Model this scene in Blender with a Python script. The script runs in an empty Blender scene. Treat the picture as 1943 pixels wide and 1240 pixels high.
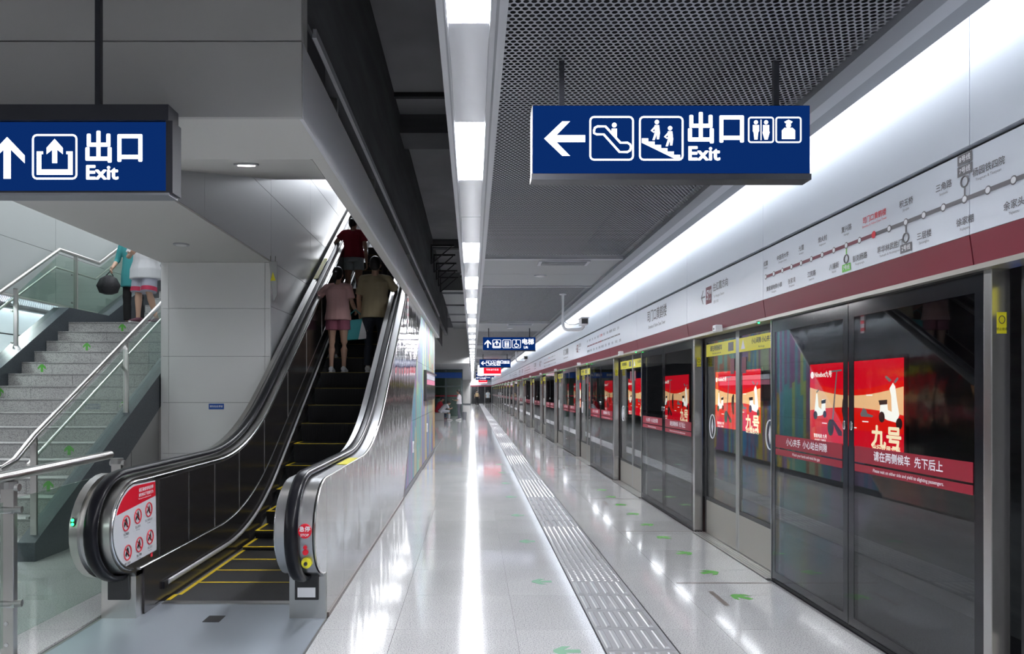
import bpy, bmesh, math, random
from mathutils import Vector, Matrix
R = math.radians
random.seed(7)
scene = bpy.context.scene
COL = scene.collection
# ---------------------------------------------------------------- camera, world, exposure
HC = 1.53
FPX = 1382.0
cd = bpy.data.cameras.new('camera'); cam = bpy.data.objects.new('camera', cd); COL.objects.link(cam)
cam.location = (0, 0, HC); cam.rotation_euler = (R(90), 0, 0)
cd.sensor_width = 36; cd.lens = FPX / 1943 * 36
cd.shift_x = (971.5 - 897) / 1943; cd.shift_y = (742 - 620) / 1943
cd.clip_start = 0.05; cd.clip_end = 400
scene.camera = cam
w = bpy.data.worlds.new('station_air'); scene.world = w; w.use_nodes = True
w.node_tree.nodes['Background'].inputs[0].default_value = (.5, .55, .65, 1)
w.node_tree.nodes['Background'].inputs[1].default_value = .02
scene.view_settings.view_transform = 'Standard'; scene.view_settings.look = 'None'
scene.view_settings.gamma = 1; scene.view_settings.use_curve_mapping = False
scene.view_settings.exposure = 0.1
L_PANEL, L_COVE, L_DOWN, L_UP = 95.0, 20.0, 30.0, 10.0   # emission of strip panels, cove tubes, downlights, concourse panels

# ---------------------------------------------------------------- materials
MATS = {}
def mat(name, col=(.5, .5, .5), rough=.5, metal=0., spec=.5, emit=0., noise=None, bump=None, coat=0.):
    """noise=(scale xyz, dark factor, light factor); bump=(scale xyz, strength)"""
    if name in MATS: return MATS[name]
    m = bpy.data.materials.new(name); m.use_nodes = True; MATS[name] = m
    nt = m.node_tree; b = nt.nodes['Principled BSDF']
    b.inputs['Base Color'].default_value = (*col, 1); b.inputs['Roughness'].default_value = rough
    b.inputs['Metallic'].default_value = metal; b.inputs['Specular IOR Level'].default_value = spec
    b.inputs['Coat Weight'].default_value = coat; b.inputs['Coat Roughness'].default_value = .05
    if emit:
        b.inputs['Emission Color'].default_value = (*col, 1); b.inputs['Emission Strength'].default_value = emit
    def tex(scale, detail=4):
        tc = nt.nodes.new('ShaderNodeTexCoord'); mp = nt.nodes.new('ShaderNodeMapping'); n = nt.nodes.new('ShaderNodeTexNoise')
        mp.inputs['Scale'].default_value = scale; n.inputs['Scale'].default_value = 1; n.inputs['Detail'].default_value = detail
        g = nt.nodes.new('ShaderNodeNewGeometry')
        nt.links.new(g.outputs['Position'], mp.inputs[0]); nt.links.new(mp.outputs[0], n.inputs['Vector']); nt.nodes.remove(tc)
        return n
    if noise:
        n = tex(noise[0]); r = nt.nodes.new('ShaderNodeValToRGB')
        r.color_ramp.elements[0].position = .35; r.color_ramp.elements[1].position = .65
        r.color_ramp.elements[0].color = (*[c * noise[1] for c in col], 1)
        r.color_ramp.elements[1].color = (*[min(1, c * noise[2]) for c in col], 1)
        nt.links.new(n.outputs['Fac'], r.inputs[0]); nt.links.new(r.outputs[0], b.inputs['Base Color'])
    if bump:
        n = tex(bump[0], 2); bp = nt.nodes.new('ShaderNodeBump'); bp.inputs['Strength'].default_value = bump[1]
        bp.inputs['Distance'].default_value = .01
        nt.links.new(n.outputs['Fac'], bp.inputs['Height']); nt.links.new(bp.outputs[0], b.inputs['Normal'])
    return m
def emat(name, col, s):
    if name in MATS: return MATS[name]
    m = bpy.data.materials.new(name); m.use_nodes = True; MATS[name] = m
    nt = m.node_tree; nt.nodes.clear(); e = nt.nodes.new('ShaderNodeEmission'); o = nt.nodes.new('ShaderNodeOutputMaterial')
    e.inputs[0].default_value = (*col, 1); e.inputs[1].default_value = s; nt.links.new(e.outputs[0], o.inputs[0]); return m
def glass_mat(name, tint, r0):
    """thin pane: tinted transmission with Schlick reflection from either side"""
    m = bpy.data.materials.new(name); m.use_nodes = True; MATS[name] = m
    nt = m.node_tree; nt.nodes.clear(); N = nt.nodes.new; K = nt.links.new; o = N('ShaderNodeOutputMaterial')
    t = N('ShaderNodeBsdfTransparent'); g = N('ShaderNodeBsdfGlossy'); f = N('ShaderNodeLayerWeight'); mx = N('ShaderNodeMixShader')
    t.inputs[0].default_value = (*tint, 1); g.inputs['Roughness'].default_value = 0; g.inputs['Color'].default_value = (1, 1, 1, 1); f.inputs[0].default_value = .5
    p = N('ShaderNodeMath'); p.operation = 'POWER'; p.inputs[1].default_value = 5; K(f.outputs['Facing'], p.inputs[0])
    a = N('ShaderNodeMath'); a.operation = 'MULTIPLY_ADD'; a.inputs[1].default_value = 1 - r0; a.inputs[2].default_value = r0; K(p.outputs[0], a.inputs[0])
    K(a.outputs[0], mx.inputs[0]); K(t.outputs[0], mx.inputs[1]); K(g.outputs[0], mx.inputs[2]); K(mx.outputs[0], o.inputs[0])
    return m
def granite(name, base, dark, rough, scale, coat=0.):
    m = mat(name, base, rough, coat=coat); nt = m.node_tree; b = nt.nodes['Principled BSDF']
    g = nt.nodes.new('ShaderNodeNewGeometry'); n1 = nt.nodes.new('ShaderNodeTexNoise'); n2 = nt.nodes.new('ShaderNodeTexNoise'); oi = nt.nodes.new('ShaderNodeObjectInfo')
    n1.inputs['Scale'].default_value = scale; n1.inputs['Detail'].default_value = 3
    n2.inputs['Scale'].default_value = scale * .012; n2.inputs['Detail'].default_value = 2
    r = nt.nodes.new('ShaderNodeValToRGB'); r.color_ramp.elements[0].position = .36; r.color_ramp.elements[1].position = .52
    r.color_ramp.elements[0].color = (*dark, 1); r.color_ramp.elements[1].color = (*base, 1)
    nt.links.new(g.outputs['Position'], n1.inputs['Vector']); nt.links.new(g.outputs['Position'], n2.inputs['Vector'])
    nt.links.new(n1.outputs['Fac'], r.inputs[0])
    ma = nt.nodes.new('ShaderNodeMath'); ma.operation = 'MULTIPLY_ADD'; ma.inputs[1].default_value = .08; ma.inputs[2].default_value = .92
    nt.links.new(oi.outputs['Random'], ma.inputs[0])
    mb_ = nt.nodes.new('ShaderNodeMath'); mb_.operation = 'MULTIPLY_ADD'; mb_.inputs[1].default_value = .25; nt.links.new(n2.outputs['Fac'], mb_.inputs[0]); mb_.inputs[2].default_value = .875
    mm = nt.nodes.new('ShaderNodeMath'); mm.operation = 'MULTIPLY'; nt.links.new(ma.outputs[0], mm.inputs[0]); nt.links.new(mb_.outputs[0], mm.inputs[1])
    vm = nt.nodes.new('ShaderNodeVectorMath'); vm.operation = 'SCALE'; nt.links.new(r.outputs[0], vm.inputs[0]); nt.links.new(mm.outputs[0], vm.inputs['Scale'])
    nt.links.new(vm.outputs[0], b.inputs['Base Color'])
    return m
def mural_mat():
    m = mat('mural_print', (.3, .4, .4), .42, spec=.3); nt = m.node_tree; b = nt.nodes['Principled BSDF']; N = nt.nodes.new; K = nt.links.new
    g = N('ShaderNodeNewGeometry'); s = N('ShaderNodeSeparateXYZ'); K(g.outputs['Position'], s.inputs[0])
    def math_(op, a, bb=None, c=None):
        n = N('ShaderNodeMath'); n.operation = op
        for i, v in enumerate((a, bb, c)):
            if v is None: continue
            if isinstance(v, (int, float)): n.inputs[i].default_value = v
            else: K(v, n.inputs[i])
        return n.outputs[0]
    st = math_('FLOOR', math_('MULTIPLY', s.outputs['Y'], 9.0))
    cb = N('ShaderNodeCombineXYZ'); K(math_('MULTIPLY', s.outputs['Y'], .8), cb.inputs[0])
    wn0 = N('ShaderNodeTexWhiteNoise'); wn0.noise_dimensions = '1D'; K(st, wn0.inputs['W'])
    zz = math_('MULTIPLY_ADD', wn0.outputs['Value'], .35, math_('MULTIPLY', s.outputs['Z'], .75)); K(zz, cb.inputs[1])
    vo = N('ShaderNodeTexVoronoi'); vo.inputs['Scale'].default_value = 1.1; K(cb.outputs[0], vo.inputs['Vector'])
    sep = N('ShaderNodeSeparateColor'); K(vo.outputs['Color'], sep.inputs[0])
    wn = N('ShaderNodeTexWhiteNoise'); wn.noise_dimensions = '2D'; c2 = N('ShaderNodeCombineXYZ'); K(st, c2.inputs[0]); K(math_('FLOOR', math_('MULTIPLY', sep.outputs[0], 7)), c2.inputs[1]); K(c2.outputs[0], wn.inputs['Vector'])
    f = math_('FRACT', math_('MULTIPLY_ADD', wn.outputs['Value'], .28, sep.outputs[1]))
    r = N('ShaderNodeValToRGB'); r.color_ramp.interpolation = 'CONSTANT'
    cols = [(.12, .34, .36), (.40, .50, .16), (.24, .11, .24), (.06, .32, .58), (.42, .52, .34), (.42, .17, .11), (.18, .46, .38), (.60, .48, .08), (.30, .22, .38), (.12, .24, .38)]
    e = r.color_ramp.elements
    while len(e) < len(cols): e.new(.5)
    for i, c in enumerate(cols): e[i].position = i / len(cols); e[i].color = (*c, 1)
    K(f, r.inputs[0])
    K(r.outputs[0], b.inputs['Base Color']); return m

M = dict(
    floor=granite('floor_granite', (.60, .595, .59), (.33, .33, .34), .1, 120, coat=.35),
    stair=granite('stair_granite', (.40, .40, .39), (.19, .19, .19), .45, 110),
    grout=mat('grout', (.18, .18, .18), .6),
    nosing=mat('stair_nosing_band', (.17, .17, .17), .6),
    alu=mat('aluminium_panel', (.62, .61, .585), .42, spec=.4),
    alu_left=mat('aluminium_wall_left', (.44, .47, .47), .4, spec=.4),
    deck=mat('deck_steel', (.56, .56, .57), .33, 1.),
    moulding=mat('moulding_steel', (.60, .60, .62), .35, .5),
    alu_shaft=mat('aluminium_shaft_panel', (.62, .63, .65), .3, .55, bump=((1.5, 1.5, 40), .02)),
    fascia=mat('fascia_panel', (.74, .75, .78), .3, .1),
    beam=mat('beam_panel', (.47, .47, .46), .5),
    white_pan=mat('white_panel', (.70, .735, .80), .3, spec=.4),
    pillar=mat('pillar_panel', (.78, .78, .77), .32, spec=.4),
    joint=mat('dark_joint', (.03, .03, .035), .7),
    trim=mat('grey_trim', (.46, .47, .50), .4, .3),
    trim_d=mat('dark_trim', (.26, .27, .29), .45, .3),
    mesh=mat('perforated_metal', (.33, .34, .37), .5, .2),
    void=mat('void_black', (.018, .019, .022), .9),
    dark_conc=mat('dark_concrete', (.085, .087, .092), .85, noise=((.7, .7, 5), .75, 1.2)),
    slab=mat('slab_grey', (.17, .17, .18), .8, noise=((.8, .8, .8), .8, 1.15)),
    plain=mat('plain_ceiling', (.30, .31, .32), .5),
    steel=mat('brushed_steel', (.60, .59, .57), .28, 1., bump=((120, 4, 4), .03)),
    steel_d=mat('dull_steel', (.42, .42, .41), .35, 1.),
    chrome=mat('polished_steel', (.66, .66, .67), .24, 1.),
    wavy=mat('wavy_mirror_steel', (.54, .53, .51), .085, 1., bump=((2.0, 3.2, 1.6), .8)),
    black_steel=mat('black_steel_panel', (.06, .055, .055), .2, .6, bump=((3, 2, 2), .05)),
    rubber=mat('handrail_rubber', (.008, .008, .011), .3, spec=.22),
    step=mat('step_black', (.016, .016, .018), .42, .3),
    yellow=mat('yellow_paint', (.75, .55, .02), .5),
    ylabel=mat('yellow_label', (.80, .72, .03), .4),
    plate=mat('floor_plate_metal', (.45, .50, .56), .35, .6, bump=((4, 150, 4), .03)),
    black=mat('black_plastic', (.02, .02, .022), .4),
    frit=mat('glass_black_border', (.012, .013, .016), .12),
    red_band=mat('red_band', (.21, .028, .045), .35),
    red=mat('red_film', (.27, .005, .022), .4),
    redsign=mat('red_sign', (.70, .01, .03), .4),
    white=mat('white_print', (.85, .85, .88), .45),
    grey_print=mat('grey_print', (.16, .15, .16), .5),
    maroon=mat('maroon_print', (.20, .05, .07), .5),
    red_print=mat('red_print', (.70, .04, .06), .5),
    green_print=mat('green_print', (.20, .62, .10), .5),
    blue_plate=mat('blue_plate', (.01, .09, .42), .4),
    kick=mat('kick_plate', (.40, .38, .34), .35, .7),
    green_film=mat('green_sticker', (.09, .36, .05), .35), green_worn=mat('green_sticker_worn', (.24, .44, .30), .25),
    brown=mat('brown_strip', (.16, .13, .12), .4),
    tact=mat('tactile_steel', (.60, .60, .61), .3, .8),
    tact_base=mat('tactile_base', (.36, .36, .37), .4, .3),
    mural=mural_mat(),
    granite_dark=mat('dark_granite_coping', (.045, .055, .065), .3, noise=((60, 60, 60), .8, 1.3)),
    concrete_seat=mat('seat_stone', (.36, .36, .35), .5),
    signbox=mat('sign_box_black', (.03, .032, .04), .35),
    signblue=emat('sign_blue_glow', (.003, .024, .135), 1.0),
    signwhite=emat('sign_white_glow', (.86, .88, 1.), 2.2),
    lens=mat('downlight_lens', (.8, .8, .8), .3),
    panel_light=emat('light_diffuser', (.93, .95, 1.), L_PANEL),
    cove_tube=emat('cove_tube', (.88, .94, 1.), L_COVE),
    down=emat('downlight_glow', (1., .97, .95), L_DOWN),
    up=emat('concourse_light', (.9, .94, 1.), L_UP), up_esc=emat('shaft_light', (.9, .94, 1.), L_UP * 1.6),
    green_led=emat('green_led', (.02, 1., .15), 6.),
    ad_red=emat('poster_red', (.72, .003, .016), 1.7), ad_cream=emat('poster_cream', (1., .55, .26), 1.7), ad_scarlet=emat('poster_scarlet', (.85, .010, .006), 1.6),
    ad_white=emat('poster_white', (1., .95, .86), 2.0), ad_gold=emat('poster_gold', (1., .78, .50), 2.0), ad_grey=emat('poster_grey', (.30, .28, .28), .9), ad_dark=emat('poster_dark', (.05, .03, .03), .7),
    ad_blue=emat('poster_blue', (.01, .08, .75), 1.1), ad_sky=emat('poster_sky', (.2, .5, 1.), 1.2),
    scr_red=emat('screen_red', (.85, .01, .03), 1.1), scr_white=emat('screen_white', (.9, .9, 1.), 1.4), scr_pink=emat('screen_pink', (.9, .35, .5), .9), scr_dark=mat('screen_dark', (.03, .035, .04), .12),
)
M['glass'] = glass_mat('screen_glass', (.72, .75, .76), .075)
M['glass_door'] = glass_mat('door_glass', (.84, .87, .86), .05)
M['glass_rail'] = glass_mat('green_rail_glass', (.86, .93, .89), .04)
M['glass_lift'] = glass_mat('lift_glass', (.65, .75, .74), .04)

# ---------------------------------------------------------------- mesh helpers
def wloc(o):
    v = Vector((0, 0, 0))
    while o is not None: v += o.location; o = o.parent
    return v
class MB:
    def __init__(s): s.v = []; s.f = []
    def add(s, vs, fs):
        n = len(s.v); s.v += [tuple(p) for p in vs]; s.f += [tuple(i + n for i in f) for f in fs]; return s
    def box(s, x0, x1, y0, y1, z0, z1):
        x0, x1 = min(x0, x1), max(x0, x1); y0, y1 = min(y0, y1), max(y0, y1); z0, z1 = min(z0, z1), max(z0, z1)
        return s.add([(x0, y0, z0), (x1, y0, z0), (x1, y1, z0), (x0, y1, z0), (x0, y0, z1), (x1, y0, z1), (x1, y1, z1), (x0, y1, z1)],
                     [(0, 3, 2, 1), (4, 5, 6, 7), (0, 1, 5, 4), (1, 2, 6, 5), (2, 3, 7, 6), (3, 0, 4, 7)])
    def prism(s, pts, ax, a, b):
        """extrude 2D outline along axis ax ('x': pts=(y,z); 'y': pts=(x,z); 'z': pts=(x,y))"""
        ar = sum(pts[i][0] * pts[(i + 1) % len(pts)][1] - pts[(i + 1) % len(pts)][0] * pts[i][1] for i in range(len(pts)))
        if (ar < 0) != (ax == 'y'): pts = pts[::-1]
        if a > b: a, b = b, a
        P = {'x': lambda p, t: (t, p[0], p[1]), 'y': lambda p, t: (p[0], t, p[1]), 'z': lambda p, t: (p[0], p[1], t)}[ax]
        n = len(pts)
        return s.add([P(p, a) for p in pts] + [P(p, b) for p in pts], [tuple(range(n))[::-1], tuple(range(n, 2 * n))] + [(i, (i + 1) % n, n + (i + 1) % n, n + i) for i in range(n)])
    def tube(s, pts, rad, seg=10, up=(0, 0, 1), cap=True, closed=False):
        """rad: one radius, or a list of r or (r_side, r_up)"""
        pts = [Vector(p) for p in pts]; n = len(pts)
        if not isinstance(rad, list): rad = [rad] * n
        rings = []
        for i, p in enumerate(pts):
            a = pts[(i - 1) % n] if closed else pts[max(0, i - 1)]; b = pts[(i + 1) % n] if closed else pts[min(n - 1, i + 1)]
            t = (b - a).normalized(); u = Vector(up)
            sd = t.cross(u)
            if sd.length < 1e-3: sd = t.cross(Vector((0, 1, 0)) if abs(t.y) < .9 else Vector((1, 0, 0)))
            sd.normalize(); u2 = sd.cross(t).normalized()
            r = rad[i]; rx, ry = r if isinstance(r, tuple) else (r, r)
            rings.append([p + sd * (rx * math.cos(2 * math.pi * k / seg)) + u2 * (ry * math.sin(2 * math.pi * k / seg)) for k in range(seg)])
        V = [q for r in rings for q in r]; F = []
        for i in range(n if closed else n - 1):
            j = (i + 1) % n
            for k in range(seg): F.append((i * seg + k, i * seg + (k + 1) % seg, j * seg + (k + 1) % seg, j * seg + k))
        if cap and not closed: F.append(tuple(range(seg))[::-1]); F.append(tuple((n - 1) * seg + k for k in range(seg)))
        return s.add(V, F)
    def loft(s, rings, cap=True):
        """rings: list of equal-length point lists"""
        m = len(rings[0]); V = [q for r in rings for q in r]; F = []
        for i in range(len(rings) - 1):
            for k in range(m): F.append((i * m + k, i * m + (k + 1) % m, (i + 1) * m + (k + 1) % m, (i + 1) * m + k))
        if cap: F.append(tuple(range(m))[::-1]); F.append(tuple((len(rings) - 1) * m + k for k in range(m)))
        return s.add(V, F)
    def ell(s, c, r, nu=14, nv=9, rot=None):
        V = []; F = []; c = Vector(c)
        for j in range(1, nv):
            th = math.pi * j / nv
            for i in range(nu):
                ph = 2 * math.pi * i / nu; p = Vector((r[0] * math.sin(th) * math.cos(ph), r[1] * math.sin(th) * math.sin(ph), r[2] * math.cos(th)))
                V.append(c + (rot @ p if rot else p))
        a = len(V); q = Vector((0, 0, r[2])); q = rot @ q if rot else q
        V += [c + q, c - q]
        for j in range(nv - 2):
            for i in range(nu): F.append((j * nu + i, (j + 1) * nu + i, (j + 1) * nu + (i + 1) % nu, j * nu + (i + 1) % nu))
        for i in range(nu): F.append((a, i, (i + 1) % nu)); F.append((a + 1, (nv - 2) * nu + (i + 1) % nu, (nv - 2) * nu + i))
        return s.add(V, F)
    def mesh(s, name, m, smooth=0, bevel=0, off=Vector((0, 0, 0))):
        me = bpy.data.meshes.new(name); me.from_pydata([Vector(p) - off for p in s.v], [], s.f)
        if bevel:
            bm = bmesh.new(); bm.from_mesh(me)
            es = [e for e in bm.edges if len(e.link_faces) == 2 and e.calc_face_angle(0) > .6]
            bmesh.ops.bevel(bm, geom=es, offset=bevel, segments=2, affect='EDGES', profile=.6); bm.to_mesh(me); bm.free()
        if smooth:
            me.shade_smooth(); me.set_sharp_from_angle(angle=R(smooth))
        if m is not None: me.materials.append(m)
        me.update(); return me
    def build(s, name, m, parent=None, smooth=0, bevel=0, local=False):
        off = wloc(parent) if parent and not local else Vector((0, 0, 0))
        return link(name, s.mesh(name, m, smooth, bevel, off), parent)
def link(name, data, parent=None, loc=(0, 0, 0), rot=(0, 0, 0)):
    o = bpy.data.objects.new(name, data); COL.objects.link(o); o.parent = parent; o.location = loc; o.rotation_euler = rot; return o
def tag(o, label=None, cat=None, group=None, kind=None):
    if label: o['label'] = label
    if cat: o['category'] = cat
    if group: o['group'] = group
    if kind: o['kind'] = kind
    return o
def thing(name, label, cat, loc=(0, 0, 0), group=None, rz=0):
    o = link(name, None, None, loc, (0, 0, rz)); o.empty_display_size = .1; return tag(o, label, cat, group)
def struct(name, mb, m, parent=None, **k): return tag(mb.build(name, m, parent, **k), kind='structure')
KIDS = {}
def copy_tree(o, parent=None, loc=None):
    c = o.copy(); COL.objects.link(c); c.parent = parent
    if loc is not None: c.location = loc
    for ch in list(o.children): copy_tree(ch, c)
    return c
def B(*a): return MB().box(*a)
TX = {}
def text_mesh(body, size, m, bold=0., align='CENTER', res=2):
    k = (body, size, m.name, bold, align)
    if k in TX: return TX[k]
    c = bpy.data.curves.new('lettering', 'FONT'); c.body = body; c.size = size; c.resolution_u = res; c.align_x = align; c.align_y = 'CENTER'
    o = bpy.data.objects.new('lettering_tmp', c); COL.objects.link(o)
    me = bpy.data.meshes.new_from_object(o.evaluated_get(bpy.context.evaluated_depsgraph_get()))
    bpy.data.objects.remove(o); bpy.data.curves.remove(c); 
    if bold:      # heavier strokes: stacked copies shifted by the stroke growth
        vs = [v.co.copy() for v in me.vertices]; fs = [tuple(q.vertices) for q in me.polygons]; b_ = MB()
        dirs = [(0, 0), (1, 0), (-1, 0), (0, 1), (0, -1)] + ([(.7, .7), (-.7, .7), (.7, -.7), (-.7, -.7)] if bold > .002 else [])
        for i, (dx, dy) in enumerate(dirs): b_.add([(v.x + dx * bold, v.y + dy * bold, -.00004 * i) for v in vs], fs)
        bpy.data.meshes.remove(me); me = bpy.data.meshes.new('lettering'); me.from_pydata(b_.v, [], b_.f)
    me.materials.clear(); me.materials.append(m); me.name = 'lettering'; TX[k] = me; return me
FACE_CAM = (R(90), 0, 0)          # lettering read by someone looking along +Y
FACE_LEFT = (R(90), 0, R(-90))    # lettering on the screen-door side, read by someone looking along +X
def text(body, size, m, pos, rot, parent, bold=0., align='CENTER', sx=1.):
    o = link('lettering', text_mesh(body, size, m, bold, align), parent, Vector(pos) - wloc(parent), rot); o.scale = (sx, 1, 1); return o

# ================================================================= SETTING
Y0, Y1 = -8.0, 92.0
struct('floor', B(-9.43, 2.43, Y0, Y1, -.3, -.012), M['grout'])
floor = bpy.data.objects['floor']
TR = .785; TY0 = 4.68 - 3 * TR
cols = [(-.978, -.5), (-.5, .275), (.275, .775), (1.215, 1.6), (1.6, 2.385)]
for ci, (xa, xb) in enumerate(cols):
    me = MB().box(xa + .0012, xb - .0012, .0012, TR - .0012, -.02, 0).mesh('floor_tile', M['floor'])
    for r in range(38): link('floor_tile', me, floor, (0, TY0 + r * TR, 0))
far = MB()
yy = TY0 + 38 * TR
while yy < Y1:
    for xa, xb in cols: far.box(xa + .0015, xb - .0015, yy + .0015, min(Y1, yy + TR) - .0015, -.02, 0)
    yy += TR
yy = TY0
while yy > Y0 + TR:
    yy -= TR
    for xa, xb in cols: far.box(xa + .0015, xb - .0015, yy + .0015, yy + TR - .0015, -.02, 0)
tag(far.build('floor_tiles', M['floor'], floor), kind='stuff')
# tiles left of the escalator, around the stairs and beyond the mural wall
me = MB().box(.0015, TR - .0015, .0015, TR - .0015, -.02, 0).mesh('floor_tile', M['floor'])
for i in range(5):
    for j in range(10):
        x = -2.545 - (i + 1) * TR
        link('floor_tile', me, floor, (x, TY0 - TR + j * TR, 0))
lf = MB()
for i in range(8):
    yy = 18.95
    while yy < 80:
        x = -.985 - (i + 1) * TR
        lf.box(x + .0015, x + TR - .0015, yy + .0015, yy + TR - .0015, -.02, 0); yy += TR
for i in range(4):
    yy = -4.
    while yy < 24:
        x = -6.5 - (i + 1) * TR
        if x > -9.4: lf.box(x + .0015, x + TR - .0015, yy + .0015, yy + TR - .0015, -.02, 0)
        yy += TR
for i in range(7):
    yy = Y0
    while yy < 1.5:
        x = -.985 - (i + 1) * TR
        lf.box(x + .0015, x + TR - .0015, yy + .0015, yy + TR - .0015, -.02, 0); yy += TR
tag(lf.build('floor_tiles', M['floor'], floor), kind='stuff')
# tactile paving
TL = .392
def bar_tile():
    b = MB().box(.785, 1.205, .002, TL - .002, -.02, .001)
    return b
bars = MB()
for k in range(6):
    x = .80 + k * .068
    bars.add([(x, .03, .001), (x + .036, .03, .001), (x + .036, TL - .03, .001), (x, TL - .03, .001), (x + .007, .045, .006), (x + .029, .045, .006), (x + .029, TL - .045, .006), (x + .007, TL - .045, .006)],
             [(4, 5, 6, 7), (0, 1, 5, 4), (1, 2, 6, 5), (2, 3, 7, 6), (3, 0, 4, 7)])
domes = MB()
for i in range(8):
    for j in range(8):
        cx, cy = .81 + i * .053, .025 + j * .049
        lo = [(cx + .015 * math.cos(a * math.pi / 4), cy + .015 * math.sin(a * math.pi / 4), .001) for a in range(8)]
        hi = [(cx + .009 * math.cos(a * math.pi / 4), cy + .009 * math.sin(a * math.pi / 4), .006) for a in range(8)]
        domes.add(lo + hi, [tuple(range(8, 16))] + [(a, (a + 1) % 8, 8 + (a + 1) % 8, 8 + a) for a in range(8)])
t_base = bar_tile().mesh('tactile_tile', M['tact_base']); t_bar = bars.mesh('raised_bars', M['tact']); t_dome = domes.mesh('raised_domes', M['tact'])
yy = 5.87 - 8 * TL; k = 0
while yy < 45:
    p = link('tactile_tile', t_base, floor, (0, yy, 0))
    ph = (yy + .01 - 5.87) % 4.56
    tag(link('raised_domes' if ph < 1.98 else 'raised_bars', t_dome if ph < 1.98 else t_bar, p), kind='stuff')
    yy += TL
ft = MB(); fb = MB()
while yy < Y1 - 1:
    ft.box(.785, 1.205, yy + .002, yy + TL - .002, -.02, .001)
    if int(yy / TL) % 2: fb.box(.80, 1.19, yy + .02, yy + TL - .02, .001, .005)
    yy += TL
f_ = tag(ft.build('tactile_tiles', M['tact_base'], floor), kind='stuff'); tag(fb.build('raised_bars', M['tact_base'], f_), kind='stuff')
for x in (.777, 1.207):
    B(x, x + .007, TY0, Y1, -.01, .0015).build('edge_strip', M['black'], floor)

def disc(r0, z0, n=20): return [(r0 * math.cos(2 * math.pi * q / n), r0 * math.sin(2 * math.pi * q / n), z0) for q in range(n)]
def downlight_parts(t, m):
    MB().loft([disc(.085, 0), disc(.085, -.012), disc(.06, -.012)]).build('rim', M['trim'], t, local=True, smooth=40)
    MB().loft([disc(.058, -.016), disc(.058, -.0125)]).build('lens', m, t, local=True)
# ---- ceiling: light strip, mesh bays, cove
CZ = HC + 1.63
struct('ceiling', B(-1.02, 6.5, Y0, Y1, 4.95, 5.15), M['slab'])
ceil = bpy.data.objects['ceiling']
B(-9.43, -6.42, Y0, Y1, 4.95, 5.15).build('slab', M['slab'], ceil); B(-6.42, -1.02, Y0, 4.54, 4.95, 5.15).build('slab', M['slab'], ceil); B(-6.42, -1.02, 24., Y1, 4.95, 5.15).build('slab', M['slab'], ceil)
SX0, SX1 = -.11, .075
B(-.154, SX0, Y0, Y1, CZ - .02, CZ + .16).build('strip_trim', M['trim'], ceil)
B(SX1, .149, Y0, Y1, CZ - .02, CZ + .16).build('strip_trim', M['trim'], ceil)
B(-.125, -.116, Y0, Y1, CZ - .024, CZ - .018).build('strip_groove', M['trim_d'], ceil)
B(.10, .112, Y0, Y1, CZ - .024, CZ - .018).build('strip_groove', M['trim_d'], ceil)
B(-.154, .149, Y0, Y1, CZ + .16, CZ + .2).build('strip_cover', M['void'], ceil)
U = 1.198; base = 3.222
me_blank = B(SX0, SX1, .004, U - .004, CZ, CZ + .03).mesh('blank_panel', mat('gloss_panel', (.50, .51, .54), .16, .2))
me_dif = B(SX0 + .006, SX1 - .006, .012, U - .012, CZ + .004, CZ + .012).mesh('diffuser', M['panel_light'])
fr = MB()
fr.box(SX0, SX1, .004, .011, CZ, CZ + .03); fr.box(SX0, SX1, U - .011, U - .004, CZ, CZ + .03)
def lit(k):
    if k < 0: return k % 2 == 1
    if k < 8: return k in (1, 4, 6)
    if k in (8, 9): return True
    return k % 2 == 1
NK = int((Y1 - base) / U)
me_fr = B(SX0, SX1, .004, U - .004, CZ + .014, CZ + .03).mesh('housing', M['trim'])
for k in range(-9, NK):
    y = base + k * U
    if lit(k):
        t = thing('ceiling_light', 'long white light panel in the glossy strip along the ceiling', 'ceiling light', (0, y, 0), 'ceiling strip lights')
        link('housing', me_fr, t); link('diffuser', me_dif, t)
    else:
        link('blank_panel', me_blank, ceil, (0, y, 0))
# perforated sheets: round holes on a hexagonal lattice
PX = .0338; PR = PX * math.sqrt(3) / 2
mb = MB(); NR = 20
for r in range(NR):
    for c in range(51):
        cx = .140 + c * PX + (PX / 2 if r % 2 else 0); cy = r * PR
        if cx > 1.85: continue
        Rr = PX / math.sqrt(3); V = []
        for a in range(12):
            an = R(30 * a); rr = Rr if a % 2 == 1 else Rr * math.cos(R(30))
            # pointy-top cells: corners at 30, 90, ...
            V.append((cx + rr * math.cos(an), cy + rr * math.sin(an), 0))
        V += [(cx + .0128 * math.cos(R(30 * a)), cy + .0128 * math.sin(R(30 * a)), 0) for a in range(12)]
        mb.add(V, [(a, 12 + a, 12 + (a + 1) % 12, (a + 1) % 12) for a in range(12)])
me_perf = mb.mesh('perforated_sheet', M['mesh'])
PL = NR * PR
bays = [(Y0, 8.94)]; y = 11.3; plains = [(8.94, 11.3)]
while y < Y1:
    bays.append((y, min(Y1, y + 6.1))); plains.append((y + 6.1, min(Y1, y + 8.3))); y += 8.3
me_cross = B(.149, 1.86, -.035, .035, CZ - .015, CZ + .04).mesh('cross_trim', M['trim'])
me_cross2 = B(.149, 1.86, -.012, .012, CZ - .03, CZ - .015).mesh('cross_trim_lip', M['trim'])
for a, b in bays:
    y = a if a > 0 else b - PL * math.ceil((b - Y0) / PL)
    while y < b - .02:
        link('perforated_sheet', me_perf, ceil, (0, y, CZ + .005)); y += PL
    if b < Y1: link('cross_trim', me_cross, ceil, (0, b, 0))
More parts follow.
